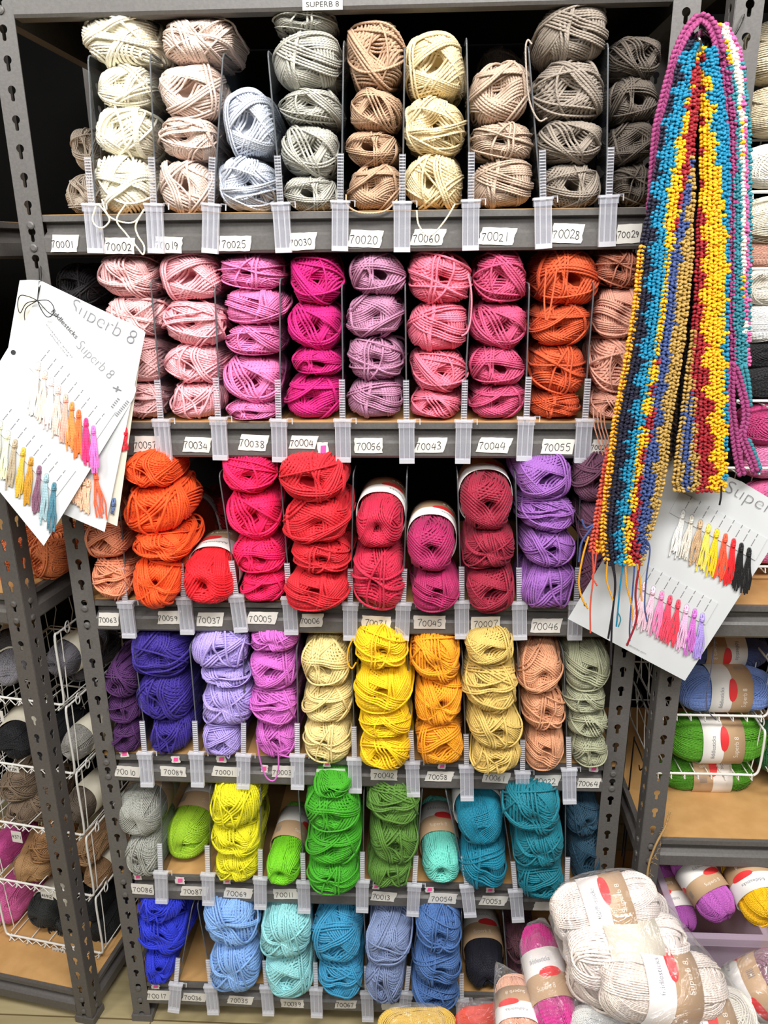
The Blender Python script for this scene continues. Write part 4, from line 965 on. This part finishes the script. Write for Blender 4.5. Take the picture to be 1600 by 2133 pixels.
# ------------------------------------------------------------------ wire baskets
def basket(O, X, Y, wd, dp, h, label, group, mat=WWIRE, nx=6, ns=5, open_front=True, heavy=.0024, th=.0012, zigzag=True):
    """O = front left bottom corner, opening towards -Y"""
    root = empty('wire_basket', O); tag(root, label, 'wire basket', group); Z = np.array([0, 0, 1.])
    def W(x, y, z): return O+X*x+Y*y+Z*z
    fr = MB(); r = heavy
    fr.tube(smooth_path([W(0, .012, h), W(0, 0, h*.93), W(0, 0, .02), W(.008, 0, 0), W(.03, 0, 0), W(wd-.03, 0, 0), W(wd-.008, 0, 0), W(wd, 0, .02), W(wd, 0, h*.93), W(wd, .012, h)], 5), r, 8)
    for x in (0, wd): fr.tube([W(x, .010, h), W(x, dp, h)], r*.85, 8)
    fr.tube([W(0, dp, h), W(wd, dp, h)], r*.85, 8)
    attach(fr.build('frame', mat), root)
    g_ = MB()
    for x in (0, wd):
        sx = .006 if x == 0 else -.006
        g_.tube([W(x+sx, .01, .0), W(x+sx, dp, .0)], th, 6)
        for i in range(ns):
            y = .02+(dp-.03)*i/(ns-1); g_.tube([W(x, y, h), W(x+sx*.3, y, h*.5), W(x+sx, y, 0)], th, 6)
    for i in range(nx):
        x = .012+(wd-.024)*i/(nx-1); g_.tube(smooth_path([W(x, .003, .001), W(x, -.002, -.008), W(x, .02, -.010), W(x, dp, -.008), W(x, dp, h)], 3), th, 6)
    if zigzag: zz = [W(.01+(wd-.02)*i/20, -.001, -.002-(.012 if i % 2 else 0)) for i in range(21)]; g_.tube(zz, th, 6)
    g_.tube([W(.006, dp, 0), W(wd-.006, dp, 0)], th, 6)
    attach(g_.build('wire_grid', mat), root)
    for x in (0, wd):
        k_ = MB(); sx = 1 if x else -1
        hk = [W(x+.006*sx*abs(math.sin(t/2))+sx*.001, .035+.010*math.cos(t), h+.002+.011*math.sin(t)) for t in np.linspace(-1, 2*PI+.6, 26)]
        k_.tube(hk, th*1.1, 6); attach(k_.build('stacking_hook', mat), root)
    return root
ca, sa = math.cos(math.radians(10)), math.sin(math.radians(10)); LX = np.array([ca, -sa, 0]); LY = np.array([sa, ca, 0]); LO = np.array([-.12, -.014, 0])
def lw(a, b, z): return LO-LX*a+LY*b+np.array([0, 0, z])
LZ = [.0955, .253, .4105, .561, .7185]; ordn = ['lowest', 'second from the bottom', 'middle', 'fourth from the bottom', 'topmost']
for i, z in enumerate(LZ):
    basket(lw(.262, .088, z), LX, LY, .245, .30, .150, 'white wire basket beside the left rack post, %s of its stack' % ordn[i], 'wire baskets on the left rack')
for i, z in enumerate(LZ):
    basket(lw(.535, .088, z), LX, LY, .245, .30, .150, 'white wire basket at the left frame edge, %s of its stack' % ordn[i], 'wire baskets on the left rack')
SG = 'yarn skeins in the baskets of the left rack'
def lsk(px, py, wpx, hpx, col, label, b=.10, band=None, proto=None, spin=0.0, yaw=0.0, L=.075, kind=None):
    P = LO+LY*(b+.02); d = ray(px, py); c = CAM+d*(((P-CAM)@LY)/(d@LY)); k = proj_scale(c)
    D = LY*math.cos(yaw)+LX*math.sin(yaw); D = D+np.array([0, 0, .03])
    c2 = c+D*(L-.02)
    return skein(c2, wpx*k/2/A0, L/L0, hpx*k/2/A0, col, label, SG, proto or PROTO[(int(px)+int(py)) % 12], rot_axis(D, spin=spin), band)
for a in [
 (20, 1398, 78, 84, '#8f8d95', 'grey yarn skein with a cream band at the left edge, topmost basket', .10, 2, TIDY[0], 1.0, -.5),
 (22, 1345, 70, 60, '#4e4a48', 'dark grey yarn skein lying above the grey banded one at the left edge', .14, 2, TIDY[1], 0, -.4),
 (122, 1380, 74, 84, '#77747c', 'grey yarn skein with a cream band between the left rack post and the centre rack', .10, 2, TIDY[1], .4, .15),
 (158, 1388, 50, 76, '#66636a', 'dim grey yarn skein at the right inside the topmost left basket', .15, None, None, 0, .1),
 (30, 1552, 92, 84, '#16171c', 'black yarn skein with a grey band in the basket at the left edge', .10, 2, TIDY[2], 1, -.3),
 (152, 1555, 66, 84, '#b4b2ac', 'pale grey patterned yarn skein right of the left rack post', .11, 2, TIDY[0], .5, .12),
 (92, 1560, 66, 74, '#1a1a1f', 'black yarn skein behind the left rack post, fourth basket', .12, None, None, 0, 0),
 (32, 1642, 78, 72, '#85725f', 'taupe yarn skein in the middle basket, upper left', .12, None, None, 0, -.1),
 (76, 1680, 52, 84, '#8a7662', 'taupe yarn skein in the middle basket, beside the post', .14, None, None, 0, 0),
 (40, 1696, 62, 58, '#7d6a58', 'taupe yarn skein at the bottom of the middle basket', .11, None, None, 0, 0),
 (158, 1686, 66, 88, '#76695c', 'taupe yarn skein right of the post in the middle basket', .11, 2, TIDY[1], .4, .1),
 (192, 1668, 52, 76, '#6d6155', 'grey brown yarn skein at the right back of the middle basket', .16, None, None, 0, .1),
 (66, 1816, 84, 76, '#b18a5e', 'camel yarn skein in the second basket from the bottom, left of the post', .10, None, TIDY[2], 0, -.3),
 (84, 1770, 54, 74, '#ab7f55', 'camel yarn skein on top of another, left of the post', .11, None, None, 0, 0),
 (180, 1778, 56, 58, '#b28c66', 'small camel yarn skein right of the post, upper', .11, None, None, 0, 0),
 (198, 1826, 60, 72, '#b08a63', 'camel yarn skein right of the post, lower', .12, 2, TIDY[0], .4, .05),
 (84, 1906, 76, 78, '#2a2d2c', 'charcoal yarn skein with a grey band in the lowest basket', .10, 2, TIDY[1], 0, .1),
 (128, 1928, 70, 66, '#232525', 'charcoal yarn skein behind the post in the lowest basket', .12, None, None, 0, 0),
 (188, 1900, 54, 62, '#242627', 'charcoal yarn skein right of the post, upper', .12, None, TIDY[2], 0, 0),
 (212, 1944, 62, 80, '#1d1f20', 'black yarn skein right of the post at the bottom', .12, None, TIDY[0], 0, 0)]:
    lsk(*a)
def lsk2(px, py, wpx, hpx, col, label): return lsk(px, py, wpx, hpx, col, label, .10, None, TIDY[(px+py) % 3])
lsk2(-8, 1785, 58, 76, '#c94f95', 'magenta pink yarn skein at the left frame edge, upper'); lsk2(6, 1893, 74, 92, '#e56fae', 'bubblegum pink yarn skein at the left frame edge, lower')
# orange skeins in plastic on the upper left shelf
for (px, py, w_, h_, b_, lb) in ((90, 1168, 84, 92, .06, 'orange yarn skein in a clear bag behind the left rack post'), (-4, 1178, 66, 96, .05, 'orange yarn skein at the left frame edge on the upper left shelf')):
    o = lsk(px, py, w_, h_, '#ef8a55', lb, b_, None, FLUFFY[1])
    P = LO+LY*(b_+.02); d = ray(px, py); c = CAM+d*(((P-CAM)@LY)/(d@LY)); k = proj_scale(c)
    skin = link('clear_bag', PROTO[0].copy() if False else None) if False else None
# price tags clipped to the baskets
for (px, py, w_, h_, tx) in ((35, 1743, 24, 28, '4371'), (98, 1866, 28, 16, '43912'), (123, 1982, 30, 16, '4685'), (28, 1602, 26, 14, '15159'), (4, 1492, 8, 26, '')):
    P = LO+LY*.084; d = ray(px, py); c = CAM+d*(((P-CAM)@LY)/(d@LY)); k = proj_scale(c); mb = MB(); Z = np.array([0, 0, 1.])
    mb.prism([(-w_*k/2, -h_*k/2), (w_*k/2, -h_*k/2), (w_*k/2, h_*k/2), (-w_*k/2, h_*k/2)], c, LX, Z, -LY*.0004)
    o = mb.build('price_tag', PAPER, smooth=False); tag(o, 'white handwritten price tag%s clipped to a left basket rail' % (' '+tx if tx else ' without legible number'), 'price tag', 'price tags')
    if tx:
        ib = MB(); hh = min(h_*k*.6, w_*k*.9/(len(tx)*.72)); handwrite(ib, tx, c-LX*(len(tx)*.7*hh/2)-Z*hh*.5-LY*.0008, LX, Z, hh, random.Random(px)); ib.build('writing', INK, o)

# ------------------------------------------------------------------ right rack: baskets and horizontal skeins
EX, EY = np.array([1., 0, 0]), np.array([0, 1., 0])
def rbasket(px, py, Y, wd, h, lb, x0=1.012):
    c = at(px, py, Y); return basket(np.array([x0, Y, c[2]]), EX, EY, wd, .26, h, lb, 'wire baskets on the right rack', nx=8, zigzag=False)
g1 = rbasket(1480, 1612, .075, .20, .095, 'white wire basket holding green skeins on the right rack')
rbasket(1480, 1490, .085, .205, .10, 'white wire basket under the blue skeins on the right rack')
basket(np.array([1.235, .075, .588]), EX, EY, .22, .26, .125, 'white wire basket at the right frame edge with a dark green skein', 'wire baskets on the right rack')
for (py, h, nmx) in ((975, .09, 'holding pink skeins'), (835, .08, 'below the black banded skein'), (560, .095, 'level with the scarf middle'), (400, .10, 'level with the scarf top'), (1180, .10, 'standing on the upper right shelf board')):
    rbasket(1580, py, .06, .26, h, 'white wire basket on the upper right rack, '+nmx)
def hsk(lx, py, hpx, col, label, Y, half=.088, band=None, dx=0, tiltz=0.0, proto=None, rxz=None, up=(0, -1, .45)):
    """skein lying along the shelf, left end at pixel lx"""
    c = at(lx, py, Y+.03); k = proj_scale(c); D = np.array([1, .02, tiltz]); c = c+D*half
    s_ = hpx*k/2/A0
    return skein(c, s_, half/L0, s_, col, label, 'skeins lying sideways on the right rack', proto or TIDY[int(py) % 3], rot_axis(D, up, spin=dx), band)
hsk(1404, 1432, 98, '#7f9bdc', 'periwinkle blue yarn skein with a red oval on its band, right rack', .10, .094, 0, .3)
hsk(1398, 1352, 84, '#4a5583', 'dark blue grey yarn skein under the right shelf with barcode band', .16, .094, 1, 2.4)
hsk(1386, 1535, 104, '#57a01f', 'grass green yarn skein with a red oval on its band in the right basket', .10, .096, 0, .2)
hsk(1374, 1606, 84, '#4f961c', 'green yarn skein under another one at the bottom of the right basket', .11, .092, 1, 1.6)
hsk(1566, 1555, 120, '#2c6a3d', 'dark green yarn skein at the right frame edge', .12, .088, None)
for (py, h, col, band, lx, lb) in [
 (112, 132, '#e8dcc0', 0, 1540, 'cream beige yarn skein at the top right edge beside the scarf'), (235, 108, '#e2d3b4', 0, 1540, 'pale wheat yarn skein with a white band, second down at the right edge'),
 (348, 96, '#f3efe4', 0, 1532, 'white yarn skein, third down at the right edge'), (462, 108, '#efe6cf', 0, 1530, 'ivory yarn skein with a kraft band, fourth down at the right edge'),
 (532, 60, '#d9a48f', None, 1530, 'thin salmon beige yarn skein at the right edge'), (598, 84, '#e9e2d4', 0, 1532, 'ivory yarn skein with a red oval on its band at the right edge'),
 (676, 92, '#f7f7f4', None, 1520, 'bright white yarn skein at the right edge'), (738, 70, '#1d1c1f', 0, 1520, 'black yarn skein with a white band at the right edge'),
 (798, 88, '#201f22', 1, 1522, 'black yarn skein with a kraft band at the right edge'), (882, 98, '#c9427f', None, 1530, 'raspberry yarn skein at the right edge below the black ones'),
 (958, 88, '#f08ebd', None, 1535, 'light pink yarn skein at the right edge'), (1040, 100, '#dd6d9f', None, 1535, 'rose pink yarn skein beside the top of the right shade card'), (1130, 90, '#e07aa8', None, 1535, 'rose pink yarn skein behind the right shade card')]:
    hsk(lx, py, h, col, lb, .07, .10, band, .35 if 'oval' in lb or 'kraft' in lb else 1.9)
# black wire hooks between the two racks
for i, (px, py) in enumerate(((1330, 1470), (1332, 1600), (1305, 1450), (1322, 1740))):
    c = at(px, py, .06); mb = MB()
    mb.tube(smooth_path([c+np.array([0, .05, .03]), c+np.array([0, 0, .03]), c+np.array([.004, -.012, .015]), c+np.array([0, -.006, 0]), c+np.array([0, .004, .004])], 5), .0013, 7)
    mb.tube([c+np.array([0, .05, .035]), c+np.array([0, .05, -.25])], .0016, 6)
    tag(mb.build('wire_bracket', BWIRE), 'dark wire bracket in the gap between the centre and right racks', 'bracket', 'dark wire brackets between the racks')

# ------------------------------------------------------------------ translucent tub with orchid and yellow skeins
TUB = clear('lilac_tub_plastic', '#f4ecf5', .24, .25, '#e6d8e8')
def tub(label, x0, x1, y0, y1, z0, z1, mat, taper=.012, rim=.012, t=.002, cat='plastic tub'):
    mb = MB(); root = empty('plastic_tub', ((x0+x1)/2, (y0+y1)/2, z0)); tag(root, label, cat)
    def ring(k, z, o): return [(x0+k-o, y0+k-o, z), (x1-k+o, y0+k-o, z), (x1-k+o, y1-k+o, z), (x0+k-o, y1-k+o, z)]
    R = [ring(taper, z0, 0), ring(0, z1, 0), ring(0, z1, -t), ring(taper, z0+t, -t)]
    V = np.array(sum(R, [])); F = []
    for a in range(3):
        for i in range(4): j = (i+1) % 4; F.append([a*4+i, a*4+j, (a+1)*4+j, (a+1)*4+i])
    mb.add(V, F); mb.add(V, [[3, 2, 1, 0], [12, 13, 14, 15]]); o = bevel(mb.build('tub_body', mat, smooth=False), .004, 3); attach(o, root)
    mb = MB(); R = [ring(0, z1, rim), ring(0, z1, -t*.5), ring(0, z1-.016, rim), ring(0, z1-.016, rim-.002), ring(0, z1-.003, rim-.003), ring(0, z1-.003, -t*.5)]
    o_ = [0, 2, 3, 4, 5, 1]; V = np.array(sum([R[i] for i in o_], [])); F = []
    for a in range(6):
        b_ = (a+1) % 6
        for i in range(4): j = (i+1) % 4; F.append([a*4+i, a*4+j, b_*4+j, b_*4+i])
    mb.add(V, F); attach(mb.build('rim', mat, smooth=False), root); return root
tub('translucent lilac plastic tub of orchid and yellow skeins at the lower right', 1.040, 1.180, -.105, .24, .118, .392, TUB)
def sk2(p0, d0, p1, d1, dia, col, label, group, band=None, spin=0.0, proto=None, half=None, up=None):
    """skein between two end pixels at camera depths d0, d1; dia in metres"""
    a, b = dep(*p0, d0), dep(*p1, d1); D = b-a; L = np.linalg.norm(D)/2 if half is None else half; c = (a+b)/2
    if up is None: up = CAM-c
    return skein(c, dia/2/A0, L/L0, dia/2/A0, col, label, group, proto or TIDY[len(label) % 3], rot_axis(D, up, spin), band)
def sky(px0, py0, Y0, px1, py1, Y1, dia, col, label, band=None, spin=0.0, proto=None):
    a, b = at(px0, py0, Y0), at(px1, py1, Y1); c = (a+b)/2; D = b-a
    return skein(c, dia/2/A0, np.linalg.norm(D)/2/L0, dia/2/A0, col, label, 'skeins in the lilac tub', proto or TIDY[0], rot_axis(D, CAM-c, spin), band)
sky(1516, 1915, -.070, 1412, 1765, .055, .076, '#c767c5', 'orchid purple yarn skein with a red oval, in the middle of the lilac tub', 1, .5)
sky(1432, 1945, -.040, 1376, 1800, .085, .060, '#b95db8', 'orchid purple yarn skein at the left inside the lilac tub', 0, 2.2, TIDY[1])
sky(1420, 1815, .06, 1372, 1775, .11, .07, '#8d3a88', 'dark orchid yarn skein at the back of the lilac tub', None, 0, TIDY[2])
sky(1612, 1925, -.095, 1535, 1765, .045, .092, '#ffc90c', 'yellow yarn skein with a barcode band above the lilac tub', 0, 2.3, TIDY[2])
sky(1560, 2050, -.02, 1480, 1960, .12, .08, '#b95db8', 'orchid purple yarn skein low inside the lilac tub', None, 0, TIDY[1])

# ------------------------------------------------------------------ bagged skeins in the foreground
FILM = film('clear_film', .012, 1.0, 22)
def hull_bag(name, pts, label, cat='plastic bag', group=None, parent=None, noise=.004, seed=1, infl=1.0):
    bm = bmesh.new()
    for p in pts: bm.verts.new(Vector([float(q) for q in p]))
    r = bmesh.ops.convex_hull(bm, input=bm.verts)
    bmesh.ops.delete(bm, geom=list({g for g in r['geom_interior']+r['geom_unused'] if isinstance(g, bmesh.types.BMVert)}), context='VERTS')
    bmesh.ops.triangulate(bm, faces=bm.faces[:]); bmesh.ops.recalc_face_normals(bm, faces=bm.faces[:])
    me = bpy.data.meshes.new(name); bm.to_mesh(me); bm.free()
    o = link(name, me); me.materials.append(FILM)
    rm = o.modifiers.new('remesh', 'REMESH'); rm.mode = 'VOXEL'; rm.voxel_size = .006
    sm = o.modifiers.new('smooth', 'SMOOTH'); sm.iterations = 6
    tx = bpy.data.textures.new('crinkle', 'CLOUDS'); tx.noise_scale = .035; tx.noise_depth = 3
    dp_ = o.modifiers.new('displace', 'DISPLACE'); dp_.texture = tx; dp_.strength = noise; dp_.mid_level = .5
    for md in [o]: pass
    dg = bpy.context.evaluated_depsgraph_get(); dg.update(); m2 = bpy.data.meshes.new_from_object(o.evaluated_get(dg)); o.modifiers.clear(); o.data = m2
    for p in m2.polygons: p.use_smooth = True
    return tag(o, label, cat, group)
def cyl_pts(o, k=1.1):
    M = o.matrix_world; out = []
    for y in np.linspace(-1, 1, 7):
        rr = A0*k*math.sqrt(max(0, 1-abs(y)**3))+.002
        for t in np.linspace(0, 2*PI, 12, endpoint=False): out.append(np.array(M@Vector((rr*math.cos(t), y*L0*1.03, rr*math.sin(t)))))
    return out
BG = 'cream skeins in the clear bag'; CRM = '#f1e6de'
b1 = sk2((1146, 1915), 1.10, (1374, 1868), 1.10, .086, CRM, 'blush white yarn skein at the top of the clear bag, red oval on its band', BG, 0, -.25, TIDY[0])
b1b = sk2((1178, 1928), 1.15, (1400, 1905), 1.15, .082, CRM, 'blush white yarn skein half hidden between the top and middle ones', BG, 1, -.1, TIDY[1])
b2 = sk2((1172, 1990), 1.065, (1440, 1968), 1.075, .092, CRM, 'blush white yarn skein in the middle of the clear bag, white band showing', BG, 2, 2.35, BANDED[2])
b3 = sk2((1238, 2045), 1.03, (1506, 2062), 1.05, .094, '#efe3d8', 'cream yarn skein third down in the clear bag, red oval on its band', BG, 0, -.3, TIDY[2])
b3b = sk2((1195, 2010), 1.09, (1330, 2080), 1.10, .075, '#efe3d8', 'loosely wound cream yarn skein at the lower left of the clear bag', BG, None, 0, FLUFFY[0])
b4 = sk2((1330, 2150), 1.03, (1570, 2118), 1.06, .090, '#ece7da', 'cream yarn skein at the bottom picture edge of the clear bag', BG, 0, .2, TIDY[1])
bpy.context.view_layer.update()
hull_bag('clear_bag', sum([cyl_pts(o) for o in (b1, b1b, b2, b3, b4)], []), 'crinkled clear plastic bag of cream skeins at the lower right')
FG = 'skeins in the foreground pile'
f1 = sk2((1074, 2040), 1.17, (1086, 2205), 1.06, .066, '#f6bfa0', 'peach yarn skein in clear film at the bottom, kraft band', FG, 1, .1, TIDY[1])
f2 = sk2((1112, 1928), 1.20, (1176, 2180), 1.06, .064, '#cf3a90', 'bright magenta yarn skein in clear film left of the cream bag', FG, 0, .1, TIDY[2])
f3 = sk2((955, 2150), 1.22, (1075, 2130), 1.18, .070, '#ef5340', 'coral red yarn skein in clear film at the bottom', FG, None, 0, TIDY[0])
f4 = sk2((782, 2150), 1.2, (955, 2150), 1.2, .072, '#e2bd57', 'mustard yellow yarn skein in clear film at the bottom picture edge', FG, None, 0, TIDY[1])
f5 = sk2((1488, 2105), 1.16, (1665, 2020), 1.12, .085, '#9d7583', 'dusty mauve yarn skein with a cream band at the lower right corner', FG, 0, .9, TIDY[2])
f6 = sk2((1180, 2130), 1.08, (1330, 2200), 1.05, .07, '#dfe0dd', 'pale grey yarn skein wrapped in film below the cream bag', FG, None, 0, TIDY[0])
bpy.context.view_layer.update()
for o, extra, lb in ((f1, [(1030, 1995, 1.19), (1050, 2010, 1.18)], 'the peach skein'), (f2, [(1098, 1915, 1.21), (1135, 1905, 1.21)], 'the magenta skein'), (f3, [(948, 2082, 1.2), (960, 2095, 1.2), (1040, 2075, 1.19)], 'the coral skein'), (f4, [], 'the mustard yellow skein'), (f5, [(1600, 1985, 1.12)], 'the dusty mauve skein'), (f6, [(1200, 2060, 1.1)], 'the pale grey skein')):
    hull_bag('clear_wrapper', cyl_pts(o, 1.06)+[dep(*e) for e in extra], 'clear plastic wrapper around '+lb, 'plastic wrapper', 'clear wrappers')
tub('grey storage tub under the foreground pile of bagged skeins', .46, 1.12, -.72, -.345, 0, .385, principled('grey_tub', '#6d6e70', .5), cat='storage tub')
mb = MB(); cb_ = principled('cardboard', '#a98557', .8)
for c_, d_ in (((.955, -.50, .2925+.29), (.19, .13, .003)), ((.955, -.50, .4), (.19, .13, .003)), ((.861, -.50, .4915), (.003, .13, .18)), ((1.049, -.50, .4915), (.003, .13, .18)), ((.955, -.435, .4915), (.19, .003, .18)), ((.955, -.565, .4915), (.19, .003, .18)), ((.955, -.50, .5848), (.19, .03, .0006))): mb.box(c_, d_)
tag(mb.build('cardboard_box', cb_, smooth=False), 'brown cardboard box under the clear bag of cream skeins', 'box')
